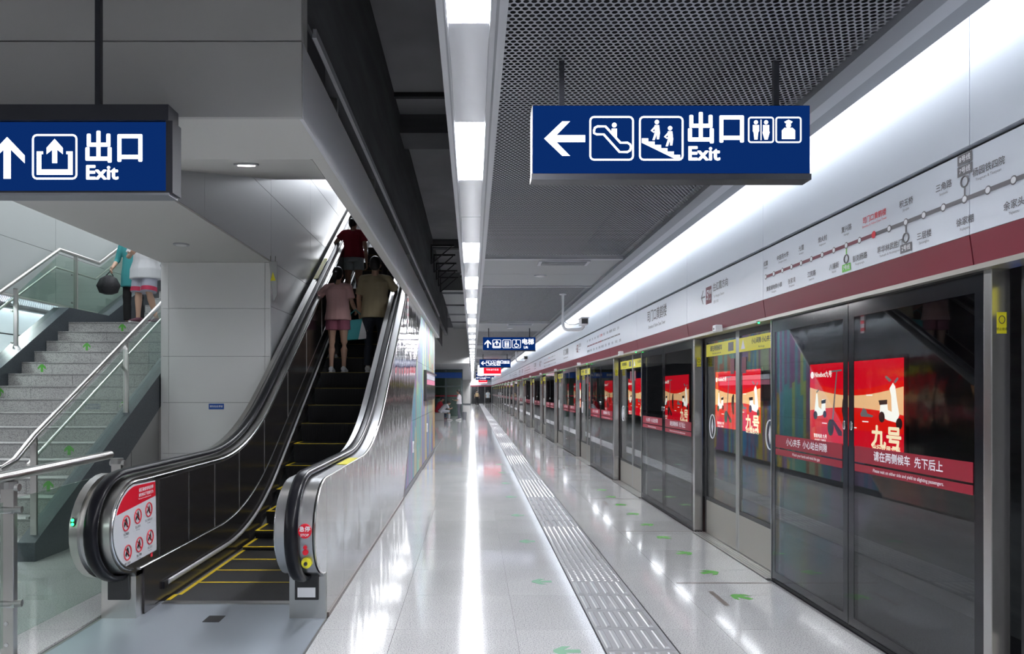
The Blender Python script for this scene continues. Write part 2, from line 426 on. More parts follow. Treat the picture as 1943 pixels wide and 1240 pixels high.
for i, (a, b) in enumerate(plains):
    if b - a < .2: continue
    n = 2 if i < 2 else 1
    for q in range(n):
        B(.149, 1.86, a + (b - a) * q / n + .003, a + (b - a) * (q + 1) / n - .003, CZ + .0, CZ + .02).build('plain_panel', M['plain'], ceil)
    link('cross_trim', me_cross, ceil, (0, b, 0))
    vg = thing('ceiling_vent', 'flat slatted air vent in the plain ceiling panel', 'air vent', (1.15, a + .30, CZ), 'ceiling vents')
    B(-.32, .32, -.16, .16, -.012, .0).build('frame', M['trim'], vg, local=True)
    for q in range(4): B(-.28, .28, -.12 + q * .064, -.08 + q * .064, -.02, -.012).build('slat', M['trim_d'], vg, local=True)
    dl = thing('downlight', 'small round recessed lamp in the plain ceiling panel', 'downlight', (.95, a + 1.3, CZ), 'platform downlights')
    downlight_parts(dl, M['lens'])
# black plenum above the sheets
B(.155, 1.84, Y0, Y1, CZ + .75, CZ + .78).build('plenum', M['void'], ceil)
# cove trim
def cove(sx, mirror, parent):
    X = (lambda v: mirror - v) if mirror is not None else (lambda v: v)
    B(X(1.84), X(1.94), Y0, Y1, CZ - .035, CZ + .06).build('cove_trim', M['trim_d'], parent)
    B(X(1.94), X(2.05), Y0, Y1, CZ - .012, CZ + .06).build('cove_trim', M['trim'], parent)
    B(X(2.05), X(2.16), Y0, Y1, CZ, CZ + .06).build('cove_trim', M['trim_d'], parent)
    B(X(2.135), X(2.16), Y0, Y1, CZ + .06, CZ + .085).build('cove_lip', M['trim'], parent)
    B(X(1.84), X(1.86), Y0, Y1, CZ + .06, CZ + .80).build('cove_back', M['void'], parent)
    B(X(1.86), X(2.44), Y0, Y1, CZ + .40, CZ + .43).build('cove_top', M['white'], parent)
cove(1, None, ceil)
yy = Y0; n = 0
tube_me = MB().tube([(2.185, .01, CZ + .105), (2.185, 2.27, CZ + .105)], .018, 8).mesh('tube', M['cove_tube'])
clip_me = B(2.165, 2.205, -.01, .01, CZ + .06, CZ + .13).mesh('end_cap', M['white'])
while yy < Y1 - 2.3:
    o = link('cove_tube', tube_me, ceil, (0, yy, 0)); link('end_cap', clip_me, o); link('end_cap', clip_me, o, (0, 2.28, 0)); yy += 2.28

# ---- right wall: header over the screen doors
HX = 2.36
struct('wall_right', B(2.40, 2.55, Y0, Y1, 2.13, 4.95), M['joint'])
wr = bpy.data.objects['wall_right']
def header(X, sgn, parent, ya, yb, det):
    seams = []
    y = 3.46 - 4.56 * 3
    while y < yb:
        seams += [y, y + 2.46]; y += 4.56
    seams = [s for s in seams if s > ya] + [yb]
    prev = ya
    for s in seams:
        a, b = prev + .003, s - .003
        MB().box(X, X + sgn * .04, a, b, 2.274, 2.672).build('map_panel', M['white_pan'], parent)
        MB().box(X, X + sgn * .04, a, b, 2.70, 3.52).build('upper_panel', M['white_pan'], parent)
        MB().prism([(X, 2.272), (X + sgn * .02, 2.13), (X + sgn * .05, 2.13), (X + sgn * .05, 2.272)], 'y', a + .001, b - .001).build('red_band', M['red_band'], parent)
        prev = s
header(HX, 1, wr, Y0, Y1, True)
B(HX + .02, 2.52, Y0, Y1, 2.105, 2.13).build('underside_strip', M['kick'], wr)
# network map lettering on the header
XP = HX - .002
up_names = {0: '红霞', 2: '中医药大学', 4: '光霞', 6: '烽火村', 8: '复兴路', 10: '司门口黄鹤楼', 12: '积玉桥', 14: '三角路', 16: '杨园铁四院', 18: '建设二路', 20: '工人村'}
dn_names = {1: '黄家湖地铁小镇', 3: '张家湾', 5: '江民路', 7: '八铺街', 9: '彭刘杨路', 11: '昙华林武胜门', 13: '三层楼', 15: '徐家棚', 17: '余家头', 19: '和平公园', 21: '红钢城'}
en = {'红霞': 'Hongxia', '中医药大学': 'Zhongyiyao Daxue', '光霞': 'Guangxia', '烽火村': 'Fenghuocun', '复兴路': 'Fuxinglu', '司门口黄鹤楼': 'Simenkou & Yellow Crane Tower', '积玉桥': 'Jiyuqiao', '三角路': 'Sanjiaolu', '杨园铁四院': 'Yangyuan & Tiesiyuan',
      '黄家湖地铁小镇': 'Huangjiahu', '张家湾': 'Zhangjiawan', '江民路': 'Jiangminlu', '八铺街': 'Bapujie', '彭刘杨路': 'Pengliuyanglu', '昙华林武胜门': 'Tanhualin & Wushengmen', '三层楼': 'Sancenglou', '徐家棚': 'Xujiapeng', '余家头': 'Yujiatou',
      '建设二路': 'Jianshe 2nd Rd', '工人村': 'Gongrencun', '和平公园': 'Heping Park', '红钢城': 'Honggangcheng'}
def dot(r, n=12): return [(r * math.cos(2 * math.pi * q / n), r * math.sin(2 * math.pi * q / n)) for q in range(n)]
me_ring = MB().prism(dot(.021), 'x', XP - .0015, XP - .001).mesh('station_ring', M['grey_print'])
me_dot = MB().prism(dot(.015), 'x', XP - .0025, XP - .002).mesh('station_dot', M['white'])
me_rdot = MB().prism(dot(.022), 'x', XP - .0025, XP - .002).mesh('station_dot', M['red_print'])
def route_map(y_start, detail):
    z0 = 2.45; ys = [y_start - .158 * i for i in range(22)]
    B(XP - .0006, XP, ys[10], ys[0], z0 - .011, z0 + .011).build('route_line', M['maroon'], wr)
    B(XP - .0006, XP, ys[21], ys[10], z0 - .011, z0 + .011).build('route_line', M['grey_print'], wr)
    for i, y in enumerate(ys):
        if not detail and i % 2: continue
        if i == 10: link('station_dot', me_rdot, wr, (0, y, z0)); continue
        link('station_ring', me_ring, wr, (0, y, z0)); link('station_dot', me_dot, wr, (0, y, z0))
    for d, s in ((up_names, 1), (dn_names, -1)):
        for i, nme in d.items():
            m = M['red_print'] if i == 10 else M['grey_print']
            text(nme, .042 if detail else .05, m, (XP, ys[i], z0 + s * .105), FACE_LEFT, wr, .0006)
            if detail and nme in en: text(en[nme], .019, m, (XP, ys[i], z0 + s * .105 - .034), FACE_LEFT, wr)
    if detail:
        for i, s, labs, c in ((8, -1, ('7号线',), 'green_print'), (12, -1, ('2号线',), 'grey_print'), (15, 1, ('7号线', '8号线'), 'grey_print')):
            y = ys[i]; B(XP - .0006, XP, y - .006, y + .006, z0 + s * .02, z0 + s * .055).build('transfer_stem', M[c], wr)
            # transfer ring: two half arrows
            pts = [(XP - .001, y + .026 * math.cos(R(a)), z0 + s * .085 + .026 * math.sin(R(a))) for a in range(0, 360, 24)]
            MB().tube(pts, .004, 5, closed=True, up=(1, 0, 0)).build('transfer_mark', M['grey_print'], wr)
            for q, lb in enumerate(labs):
                zc = z0 + s * (.14 + .055 * q)
                B(XP - .0008, XP, y - .052, y + .052, zc - .024, zc + .024).build('line_badge', M[c], wr)
                text(lb, .032, M['white'], (XP - .0012, y, zc), FACE_LEFT, wr, .0008)
def direction_block(y, detail):
    z = 2.49
    B(XP - .0006, XP, y - .085, y + .085, z - .085, z + .085).build('line_badge', M['maroon'], wr)
    text('5', .14, M['white'], (XP - .0012, y + .035, z), FACE_LEFT, wr, .002, sx=.8)
    text('号线', .05, M['white'], (XP - .0012, y - .035, z + .025), FACE_LEFT, wr, .001)
    text('Line 5', .03, M['white'], (XP - .0012, y - .035, z - .04), FACE_LEFT, wr)
    MB().prism([(y + .24, z), (y + .18, z + .07), (y + .165, z + .07), (y + .212, z + .008), (y + .11, z + .008), (y + .11, z - .008), (y + .212, z - .008), (y + .165, z - .07), (y + .18, z - .07)], 'x', XP - .0006, XP).build('arrow', M['grey_print'], wr)
    text('往红霞方向', .085, M['grey_print'], (XP, y - .34, z + .05), FACE_LEFT, wr, .001)
    text('To Hongxia Station', .038, M['grey_print'], (XP, y - .30, z - .035), FACE_LEFT, wr)
    text('首车 末车', .034, M['grey_print'], (XP, y - .22, z - .09), FACE_LEFT, wr)
def name_block(y):
    text('司门口黄鹤楼', .165, M['grey_print'], (XP, y, 2.515), FACE_LEFT, wr, .002)
    text('Simenkou & Yellow Crane Tower', .062, M['grey_print'], (XP, y, 2.385), FACE_LEFT, wr, .0005)
for k in range(0, 5):
    s = 9.12 * k
    route_map(5.86 + s, k == 0); direction_block(7.28 + s, k == 0); name_block(9.35 + s)

# ---- platform screen doors
PXG = 2.43
H = 2.105
def proto_post():
    t = thing('screen_post', 'brushed steel post with small yellow sticker between sliding door and fixed glass', 'post', group='screen door posts')
    MB().box(PXG - .005, PXG + .085, -.055, 0, 0, H).build('column', mat('post_steel', (.55, .54, .53), .22, .9), t, bevel=.004)
    B(PXG + .02, PXG + .065, -.0565, -.055, 1.80, 1.90).build('sticker', M['ylabel'], t)
    text('禁止倚靠', .014, M['black'], (PXG + .0425, -.0575, 1.82), FACE_CAM, t)
    MB().tube([(PXG + .0425 + .014 * math.cos(R(a)), -.0575, 1.865 + .018 * math.sin(R(a))) for a in range(0, 360, 30)], .002, 4, closed=True, up=(0, 1, 0)).build('sticker_ring', M['black'], t)
    return t
def proto_escape(wd, i):
    nm = ('小心夹手  小心站台间隙', 'Watch your hands and mind the gap') if i else ('请在两侧候车  先下后上', 'Please wait on either side and yield to alighting passengers.')
    t = thing('escape_door', 'fixed dark glass screen leaf with red warning stripe reading ' + ('watch your hands' if i else 'wait on either side'), 'glass door', group='escape doors with stripe ' + ('mind the gap' if i else 'wait at sides'))
    B(PXG, PXG + .012, .004, wd - .004, .01, H).build('pane', M['glass'], t)
    for nme, a, b, c, d in (('side_border', .004, .065, .02, H), ('side_border', wd - .07, wd - .004, .02, H), ('top_border', .065, wd - .07, H - .10, H)):
        B(PXG - .0015, PXG - .0003, a, b, c, d).build(nme, M['frit'], t)
    B(PXG - .0015, PXG - .0003, .065, wd - .07, .02, .085).build('bottom_border', M['frit'], t)
    B(PXG - .003, PXG + .014, .0, wd, 0, .02).build('bottom_rail', M['black'], t)
    s = B(PXG - .0025, PXG - .001, .075, wd - .08, 1.085, 1.185).build('warning_stripe', M['red'], t)
    B(PXG - .0025, PXG - .001, .075, wd - .08, 1.025, 1.073).build('warning_stripe', M['red'], t)
    text(nm[0], .062, M['white'], (PXG - .003, wd / 2, 1.135), FACE_LEFT, s, .0012)
    text(nm[1], .028 if i == 0 else .03, M['white'], (PXG - .003, wd / 2, 1.05), FACE_LEFT, s, .0003)
    hy = wd - .045 if i == 0 else .045
    MB().tube([(PXG - .006, hy + .012 * math.cos(R(a)), 1.31 + .026 * math.sin(R(a))) for a in range(0, 360, 24)], .004, 5, closed=True, up=(1, 0, 0)).build('lock_ring', M['chrome'], t)
    B(PXG - .008, PXG - .002, hy - .004, hy + .004, 1.295, 1.325).build('keyhole', M['steel_d'], t)
    return t
def proto_leaf(wd, i):
    X = PXG + .095
    t = thing('sliding_door', 'sliding glass platform door leaf with yellow banner reading ' + ('mind the gap and hands' if i == 0 else 'please wait at both sides'), 'glass door', group='sliding leaves with banner ' + ('mind the gap' if i == 0 else 'wait at sides'))
    B(X + .008, X + .018, .03, wd - .03, .36, H - .02).build('pane', M['glass_door'], t)
    B(X, X + .03, .0, .045, .01, H).build('stile', M['steel_d'] if i else M['black'], t); B(X, X + .03, wd - .045, wd, .01, H).build('stile', M['black'] if i else M['steel_d'], t)
    B(X, X + .03, .045, wd - .045, H - .05, H).build('top_rail', M['black'], t)
    B(X, X + .03, .045, wd - .045, .01, .36).build('kick_plate', M['kick'], t)
    B(X + .002, X + .007, .045, wd - .045, .36, .40).build('kick_edge', M['black'], t)
    b = B(X - .002, X + .006, .045, wd - .045, 1.90, 2.03).build('banner', M['ylabel'], t)
    if i: text('请在两侧候车', .062, M['black'], (X - .004, wd / 2 + .12, 1.975), FACE_LEFT, b, .001); text('Please wait on both sides', .026, M['black'], (X - .004, wd / 2 + .1, 1.925), FACE_LEFT, b)
    else: text('小心间隙 小心夹手', .055, M['black'], (X - .004, wd / 2 - .1, 1.98), FACE_LEFT, b, .001); text('Mind the gap', .026, M['black'], (X - .004, wd / 2 - .1, 1.925), FACE_LEFT, b)
    if i: B(X - .0045, X - .002, .10, .24, 1.925, 2.01).build('pictogram', M['grey_print'], b)
    else: MB().prism([(wd - .10, 1.925), (wd - .20, 1.925), (wd - .15, 2.01)], 'x', X - .0045, X - .002).build('warning_triangle', M['white'], b)
    cy = wd - .22 if i else .22
    p = [(X + .006, cy + .085 * math.cos(R(a)), 1.16 + .125 * math.sin(R(a))) for a in range(0, 360, 15)]
    r = MB().tube(p, .006, 5, closed=True, up=(1, 0, 0)).build('ring_decal', M['white'], t)
    MB().prism([(cy - .03, 1.16), (cy, 1.24), (cy + .03, 1.16), (cy, 1.08)], 'x', X + .0045, X + .0065).build('diamond_mark', M['white'], r)
    q = wd - .2 if i == 0 else .1
    B(X + .0045, X + .0065, q, q + .1, 1.70, 1.85).build('label_square', M['maroon'], t)
    return t
P_post = proto_post(); P_e0 = proto_escape(1.25, 0); P_e1 = proto_escape(1.21, 1); P_l0 = proto_leaf(.965, 0); P_l1 = proto_leaf(.965, 1)
P_jamb = thing('screen_jamb', 'thin steel edge strip between fixed glass and sliding doors', 'post', group='thin edge strips of the screen')
B(PXG - .006, PXG + .06, -.012, .002, 0, H).build('strip', M['steel_d'], P_jamb)
P_thr = thing('threshold', 'ribbed steel threshold plate under the sliding platform doors', 'threshold', group='door threshold plates')
B(PXG - .04, PXG + .10, 0, 1.97, -.012, .006).build('plate', M['steel_d'], P_thr)
for q in range(4): B(PXG - .03 + q * .03, PXG - .022 + q * .03, 0, 1.97, .006, .009).build('rib', M['steel'], P_thr)
P_sens = thing('sensor_box', 'small white sensor box stuck on the red band', 'sensor', group='sensor boxes on the red band')
B(HX - .05, HX + .025, -.045, .045, 2.10, 2.165).build('case', M['white'], P_sens, bevel=.012); B(HX - .052, HX - .05, -.015, .015, 2.12, 2.135).build('lens', M['black'], P_sens)
P_led = thing('status_lamp', 'tiny lit green status lamp under the red band', 'lamp', group='green status lamps')
MB().ell((HX + .02, 0, 2.10), (.008, .012, .008), 8, 6).build('bulb', M['green_led'], P_led); B(HX + .005, HX + .04, -.02, .02, 2.106, 2.112).build('socket', M['black'], P_led)
first = True
protos = [(P_post, 0), (P_e0, 0), (P_e1, 1.25), (P_jamb, 2.465), (P_l0, 2.52), (P_l1, 3.487), (P_thr, 2.48), (P_sens, 3.52), (P_led, 2.60)]
y = 3.46 - 4.56 * 2
mods = []
while y < Y1 - 4.6: mods.append(y); y += 4.56
for i, y in enumerate(mods):
    for p, dy in protos:
        o = p if i == 0 else copy_tree(p)
        o.location = (0, y + dy, 0)
# ---- tunnel behind the doors
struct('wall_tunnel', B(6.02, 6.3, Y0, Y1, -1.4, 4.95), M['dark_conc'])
struct('floor_trackbed', B(2.55, 6.02, Y0, Y1, -1.5, -1.2), M['void'])
struct('wall_platform_edge', B(2.43, 2.55, Y0, Y1, -1.2, -.012), M['void'])
def poster(y0, blue=False, q=0):
    """lit advertisement on the tunnel wall; local axes: along = -Y, up = Z"""
    yb = y0 + 2.8; zb, zt = .66, 2.0; X = 6.0
    t = thing('poster', ('lit blue advertising poster' if blue else 'lit red advertising poster with scooters and large characters') + ' on the tunnel wall', 'poster', (6.02, y0 + 1.4, zb), None if blue else 'red scooter posters on the tunnel wall')
    B(X - .02, 6.02, y0 - .05, yb + .05, zb - .05, zt + .05).build('frame', M['black'], t)
    B(X - .025, X - .02, y0, yb, zb, zt).build('backing', M['ad_blue' if blue else 'ad_red'], t)
    def P(u, v): return (yb - u * 2.8, zb + v * 1.34)      # u left-right as read, v up
    def poly(name, pts, m, lay=1): return MB().prism([P(*p) for p in pts], 'x', X - .025 - .002 * lay, X - .025 - .002 * lay + .0015).build(name, M[m], t)
    if blue:
        for k in range(7): poly('streak', [(.05 + .13 * k, .1), (.1 + .13 * k, .1), (.16 + .13 * k, .9), (.12 + .13 * k, .9)], 'ad_sky'); 
        return t
    n = 14
    top = [(i / n, .70 - .10 * math.sin(math.pi * i / n)) for i in range(n + 1)]; bot = [(i / n, .40 + .06 * math.sin(math.pi * i / n)) for i in range(n + 1)]
    poly('cream_band', top + bot[::-1], 'ad_cream'); poly('scarlet_arc', [(a, b + .07) for a, b in top][::-1] + top, 'ad_scarlet')
    poly('lower_field', bot + [(1, .2), (0, .2)], 'ad_scarlet')
    # small white moped on the left
    poly('moped_body', [(.06, .36), (.085, .62), (.10, .62), (.115, .45), (.15, .42), (.16, .55), (.20, .55), (.205, .38), (.15, .34), (.10, .33)], 'ad_white', 2)
    for c, s in (((.075, .34), .055), ((.195, .36), .045)): poly('moped_wheel', [(c[0] + s * .48 * math.cos(R(a)), c[1] + s * math.sin(R(a))) for a in range(0, 360, 30)], 'ad_dark', 3)
    poly('moped_seat', [(.15, .53), (.21, .55), (.205, .50), (.155, .49)], 'ad_dark', 3); poly('moped_mirror', [(.085, .64), (.12, .68), (.12, .66), (.095, .63)], 'ad_grey', 3)
    # tall kick scooter in the middle
    poly('scooter_bar', [(.27, .905), (.40, .915), (.40, .895), (.27, .885)], 'ad_grey', 3); poly('scooter_stem', [(.335, .90), (.345, .90), (.30, .28), (.28, .28)], 'ad_grey', 2)
    poly('scooter_deck', [(.275, .30), (.30, .30), (.40, .16), (.40, .11), (.36, .11)], 'ad_dark', 3)
    for c, s in (((.268, .20), .105),): poly('scooter_wheel', [(c[0] + s * .36 * math.cos(R(a)), c[1] + s * math.sin(R(a))) for a in range(0, 360, 30)], 'ad_dark', 3)
    poly('tyre', [(.42, .30), (.40, .42), (.41, .55), (.44, .60), (.46, .60), (.46, .25), (.43, .26)], 'ad_dark', 3)
    # kart and grey moped on the right
    poly('kart', [(.60, .39), (.63, .46), (.66, .44), (.67, .40), (.73, .38), (.72, .36), (.61, .36)], 'ad_grey', 3)
    poly('moped_body', [(.79, .42), (.80, .54), (.86, .52), (.865, .45), (.90, .43), (.895, .60), (.88, .68), (.91, .74), (.93, .70), (.945, .55), (.965, .40), (.94, .32), (.86, .34), (.80, .38)], 'ad_white', 2)
    for c in ((.81, .37), (.965, .31)): poly('moped_wheel', [(c[0] + .028 * math.cos(R(a)), c[1] + .06 * math.sin(R(a))) for a in range(0, 360, 30)], 'ad_dark', 3)
    poly('moped_seat', [(.78, .55), (.86, .56), (.86, .51), (.79, .50)], 'ad_dark', 3); poly('moped_mirror', [(.88, .75), (.84, .80), (.85, .82), (.90, .77)], 'ad_grey', 3); poly('moped_mirror', [(.92, .75), (.95, .80), (.96, .78), (.93, .73)], 'ad_grey', 3)
    def T(s, size, m, u, v, bold=0., al='CENTER', sx=1.):
        yq, zq = P(u, v); return text(s, size, M[m], (X - .033, yq, zq), FACE_LEFT, t, bold, al, sx)
    T('九号', .34, 'ad_gold', .85, .135, .012, sx=1.15); T('出行就用九号', .12, 'ad_gold', .85, -.0 + .015, .004, sx=1.)
    T('Ninebot九号', .115, 'ad_white', .175, .86, .003); poly('emblem', [(.032 + .022 * math.cos(R(a)), .86 + .045 * math.sin(R(a))) for a in range(0, 360, 30)], 'ad_white', 2)
    T('智能电动 九号', .075, 'ad_white', .14, .075, .002); T('关注我们 了解更多', .05, 'ad_white', .14, .02, .001)
    for u, v in ((.16, .24), (.62, .30), (.50, .22), (.66, .60)): poly('caption', [(u, v), (u + .06, v), (u + .06, v + .012), (u, v + .012)], 'ad_white', 2)
    return t
poster(5.1, blue=True)
p0 = poster(10.1)
for k in range(1, 8): copy_tree(p0, None, (6.02, 10.1 + 1.4 + 5.03 * k, .66))

# ---- far end wall
struct('wall_end', B(-9.43, 6.3, Y1, Y1 + .3, -1.2, 4.95), M['dark_conc'])
we = bpy.data.objects['wall_end']
B(-.3, 2.43, Y1 - .05, Y1, 2.13, 2.30).build('red_band', M['red_band'], we); B(-.3, 2.43, Y1 - .05, Y1, 2.30, 3.2).build('end_panel', M['white_pan'], we)
B(-.2, 2.4, Y1 - .04, Y1, .1, 2.13).build('end_glass', M['frit'], we)
for q in range(4): B(-.22 + q * .86, -.17 + q * .86, Y1 - .06, Y1, 0, 2.13).build('end_post', M['steel_d'], we)
struct('wall_back', B(-9.43, 6.3, Y0 - .3, Y0, -1.2, 4.95), M['beam'])
# ================================================================= LEFT STRUCTURE
FX, FXI = -.90, -1.0          # fascia beside the escalator opening
FB, FT = 2.975, 3.375         # its bottom and top
BY0, BY1 = 3.84, 4.54         # front beam
struct('wall_beam', B(-9.43, FX - .02, BY0 + .03, BY1, FB + .02, 4.95), M['joint'])
wb = bpy.data.objects['wall_beam']
for a, b in ((-9.4, -6.6), (-6.6, -3.45), (-3.45, FX)):
    B(a + .003, b - .003, BY0, BY0 + .03, FB, FT - .004).build('beam_panel', M['beam'], wb)
    B(a + .003, b - .003, BY0, BY0 + .03, FT + .004, 4.95).build('beam_panel', M['beam'], wb)
    B(a + .003, min(b - .003, FX - .021), BY0 + .03, BY1, FB, FB + .02).build('beam_soffit', M['alu'], wb)
B(FX - .02, FX, BY0 + .03, BY0 + .12, FT + .004, 4.95).build('beam_side', M['beam'], wb)
struct('wall_fascia', B(FXI, FX - .02, BY1, 19.7, FB + .02, FT), M['joint'])
wf = bpy.data.objects['wall_fascia']
yy = BY0 + .03
while yy < 19.7:
    e = min(19.7, yy + 2.4); B(FX - .02, FX, yy + .002, e - .002, FB, FT).build('fascia_panel', M['fascia'], wf)
    B(FXI, FX - .02, max(yy, BY1) + .002, e - .002, FB, FB + .02).build('fascia_soffit', M['alu'], wf); yy = e
B(FXI, FX, 19.7, 19.72, FB, FT).build('fascia_end', M['alu'], wf)
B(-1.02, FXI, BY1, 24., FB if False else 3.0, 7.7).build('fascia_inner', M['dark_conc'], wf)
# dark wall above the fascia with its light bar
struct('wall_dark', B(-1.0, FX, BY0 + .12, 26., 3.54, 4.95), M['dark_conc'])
wd_ = bpy.data.objects['wall_dark']
yy = 4.1
while yy < 19.5:
    e = min(19.5, yy + 1.9); B(FX - .005, FX + .02, yy + .003, e - .003, 3.52, 3.57).build('edge_bar', M['trim'], wd_); yy = e
for q in range(8):
    y = 5. + q * 1.9; B(-1.0, FX - .03, y, y + .04, FT, 3.54).build('hanger', M['steel_d'], wd_)
B(-1.02, -1.0, BY1, 19.7, FT, 3.54).build('gap_back', M['void'], wd_)
# slab beams and ducts above the dark gap
B(FX, -.154, 9.0, 9.6, 4.72, 4.95).build('slab_beam', M['dark_conc'], ceil)
B(FX, -.154, 8.33, 8.4, 4.90, 4.95).build('slab_joint', M['void'], ceil)
B(FX, -.154, 16.4, 16.6, 4.75, 4.95).build('slab_beam', M['dark_conc'], ceil)
B(-.9, -.17, 21., 34., 4.45, 4.50).build('low_ceiling', M['plain'], ceil); B(-.9, -.17, 20.96, 21., 4.44, 4.95).build('ceiling_step', M['slab'], ceil)
for q in range(4): B(-.9, -.17, 21.5 + q * 3., 21.6 + q * 3., 4.40, 4.45).build('ceiling_rib', M['trim_d'], ceil)
struct('wall_bulkhead', B(-9.4, -.17, 34., 34.4, 2.84, 4.5), M['beam'])
B(-9.4, -.17, 34., 34.4, 4.5, 4.95).build('bulkhead_top', M['slab'], bpy.data.objects['wall_bulkhead'])
B(-4.6, -.17, 34.4, Y1, 2.84, 2.9).build('bulkhead_soffit', M['plain'], bpy.data.objects['wall_bulkhead'])
for q in range(5):
    y = 15.6 + q * 1.1
    t = thing('bracket', 'black angle bracket on the dark wall above the fascia', 'bracket', (FX, y, 4.35), 'black brackets above the fascia')
    B(0, .5, -.02, .02, .28, .32).build('arm', M['black'], t, local=True); B(0, .03, -.02, .02, -.1, .28).build('wall_plate', M['black'], t, local=True)
    MB().tube([(.45, 0, .28), (.03, 0, -.08)], .015, 6).build('strut', M['black'], t, local=True)
# sloped ceiling over the foot of the escalator, with its lamp
WX = -2.54
sl = (4.27 - FB) / (9.43 - BY1)
struct('ceiling_slope', MB().prism([(BY1, FB), (9.43, 4.27), (9.43, 4.42), (BY1, FB + .15)], 'x', WX, FXI - .02), M['alu'])
t = thing('downlight', 'lit round downlight in the sloped ceiling over the escalator', 'downlight', (-1.58, 5.08, FB + sl * .54 - .002)); t.rotation_euler = (math.atan(sl), 0, 0)
downlight_parts(t, M['down'])
# wall between stairs and escalator
struct('wall_shaft', B(WX - .1, WX - .02, BY1, 21., 3.172, 8.), M['joint'])
ws = bpy.data.objects['wall_shaft']
zs = [0, .62, 1.28, 1.94, 2.60, 3.17, 4.0, 4.85, 5.7, 6.6, 7.6]
ys_ = [9.17, 11.4, 13.6, 15.8, 18., 20.2]
for i in range(len(zs) - 1):
    if zs[i] >= 3.1:
        for a, b in ((BY1, 6.9), (6.9, 9.17)): B(WX - .02, WX, a + .003, b - .003, zs[i] + .003, zs[i + 1] - .003).build('wall_panel', M['alu_shaft'], ws)
    for a, b in zip(ys_, ys_[1:]): B(WX - .02, WX, a + .003, b - .003, zs[i] + .003, zs[i + 1] - .003).build('wall_panel', M['alu_shaft'], ws)
B(WX - .1, WX - .02, 9.25, 21., 0, 3.17).build('wall_core', M['joint'], ws)
# pillar between stairs and escalator
SRX = -3.92
struct('wall_pillar', B(SRX + .02, WX - .1, 9.17, 12.5, 0, 3.15), M['joint'])
wp = bpy.data.objects['wall_pillar']
zp = [0, .75, 1.39, 1.97, 2.57, 3.15]
xp = [SRX, SRX + .10, WX - .07, WX]
for i in range(5):
    for j in range(3): B(xp[j] + .002, xp[j + 1] - .002, 9.15, 9.17, zp[i] + .002, zp[i + 1] - .002).build('wall_panel', M['pillar'], wp)
B(SRX, SRX + .02, 9.17, 12.5, 0, 3.15).build('side_panel', M['white_pan'], wp)
# soffit over the gap
struct('ceiling_soffit', B(SRX, WX, BY1, 9.15, 3.15, 3.168), M['alu'])
cs = bpy.data.objects['ceiling_soffit']
t = thing('downlight', 'unlit round downlight in the soffit between stairs and escalator', 'downlight', (-3.21, 8.02, 3.15)); downlight_parts(t, M['lens'])
struct('wall_stair_right', B(SRX, SRX + .06, BY1, 22., 3.2, 8.), M['alu'])
t = thing('wall_sign', 'small blue plate with white lettering on the white pillar', 'sign', (-3.22, 9.15, 1.34))
B(-.095, .095, -.006, 0, -.035, .035).build('plate', M['blue_plate'], t, local=True); text('请勿在此停留', .028, M['white'], wloc(t) + Vector((0, -.008, 0)), FACE_CAM, t, .0004)
t = thing('guard_plate', 'clear triangular guard plate with yellow warning mark hanging beside the escalator', 'guard plate', (WX + .045, 9.1, 2.75))
MB().prism([(-.05, .4), (.05, .4), (.05, -.02), (.01, -.1)], 'y', -.006, .006).build('plate', mat('acrylic', (.5, .52, .52), .15, spec=.6), t, local=True)
MB().prism([(-.03, .16), (.035, .16), (0, .27)], 'y', -.009, -.006).build('warning_mark', M['ylabel'], t, local=True)
for q in (-.03, .03): MB().tube([(q, 0, .4), (q, 0, .47)], .005, 6).build('hanger', M['steel_d'], t, local=True)
# left wall of the stair opening and the far side of the platform
LX = -6.3
struct('wall_left', B(LX - .12, LX - .02, BY1, 24., 2.88, 8.), M['joint'])
wl = bpy.data.objects['wall_left']
zl = [2.86, 3.62, 4.5, 5.4, 6.3, 7.3]; yl = [BY1, 6.4, 8.7, 11., 13.3, 15.6, 17.9, 20.2]
for i in range(5):
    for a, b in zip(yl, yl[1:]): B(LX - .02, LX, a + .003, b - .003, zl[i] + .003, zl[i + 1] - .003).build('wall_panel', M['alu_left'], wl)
B(LX - .12, LX, BY1, 20.2, 2.84, 2.86).build('wall_edge', M['alu'], wl)
MIR = -7.0
struct('wall_far_left', B(MIR - 2.55, MIR - 2.40, Y0, 40., 2.13, 4.95), M['joint'])
wfl = bpy.data.objects['wall_far_left']
header(MIR - HX, -1, wfl, Y0, 40., False)
B(MIR - 2.45, MIR - 2.43, Y0, 40., 0, 2.13).build('dark_glass', M['frit'], wfl)
for q in range(9): B(MIR - 2.43, MIR - 2.40, 3.46 + q * 4.56, 3.52 + q * 4.56, 0, 2.13).build('screen_post', M['steel_d'], wfl)
for nme, x0, x1, z0, z1, m in (('cove_trim', 1.84, 1.95, CZ - .03, CZ + .06, 'trim_d'), ('cove_trim', 1.95, 2.16, CZ, CZ + .06, 'trim'), ('cove_top', 1.86, 2.44, CZ + .4, CZ + .43, 'white')):
    B(MIR - x0, MIR - x1, BY1, 40., z0, z1).build(nme, M[m], wfl)
me_perf2 = me_perf
for q in range(30): link('perforated_sheet', me_perf, wfl, (MIR - 1.99, 4.5 + q * PL, CZ + .005))
for q in range(7):
    o = link('cove_tube', tube_me, wfl, (MIR - 4.37, 5. + q * 2.28, 0)); link('end_cap', clip_me, o); link('end_cap', clip_me, o, (0, 2.28, 0))
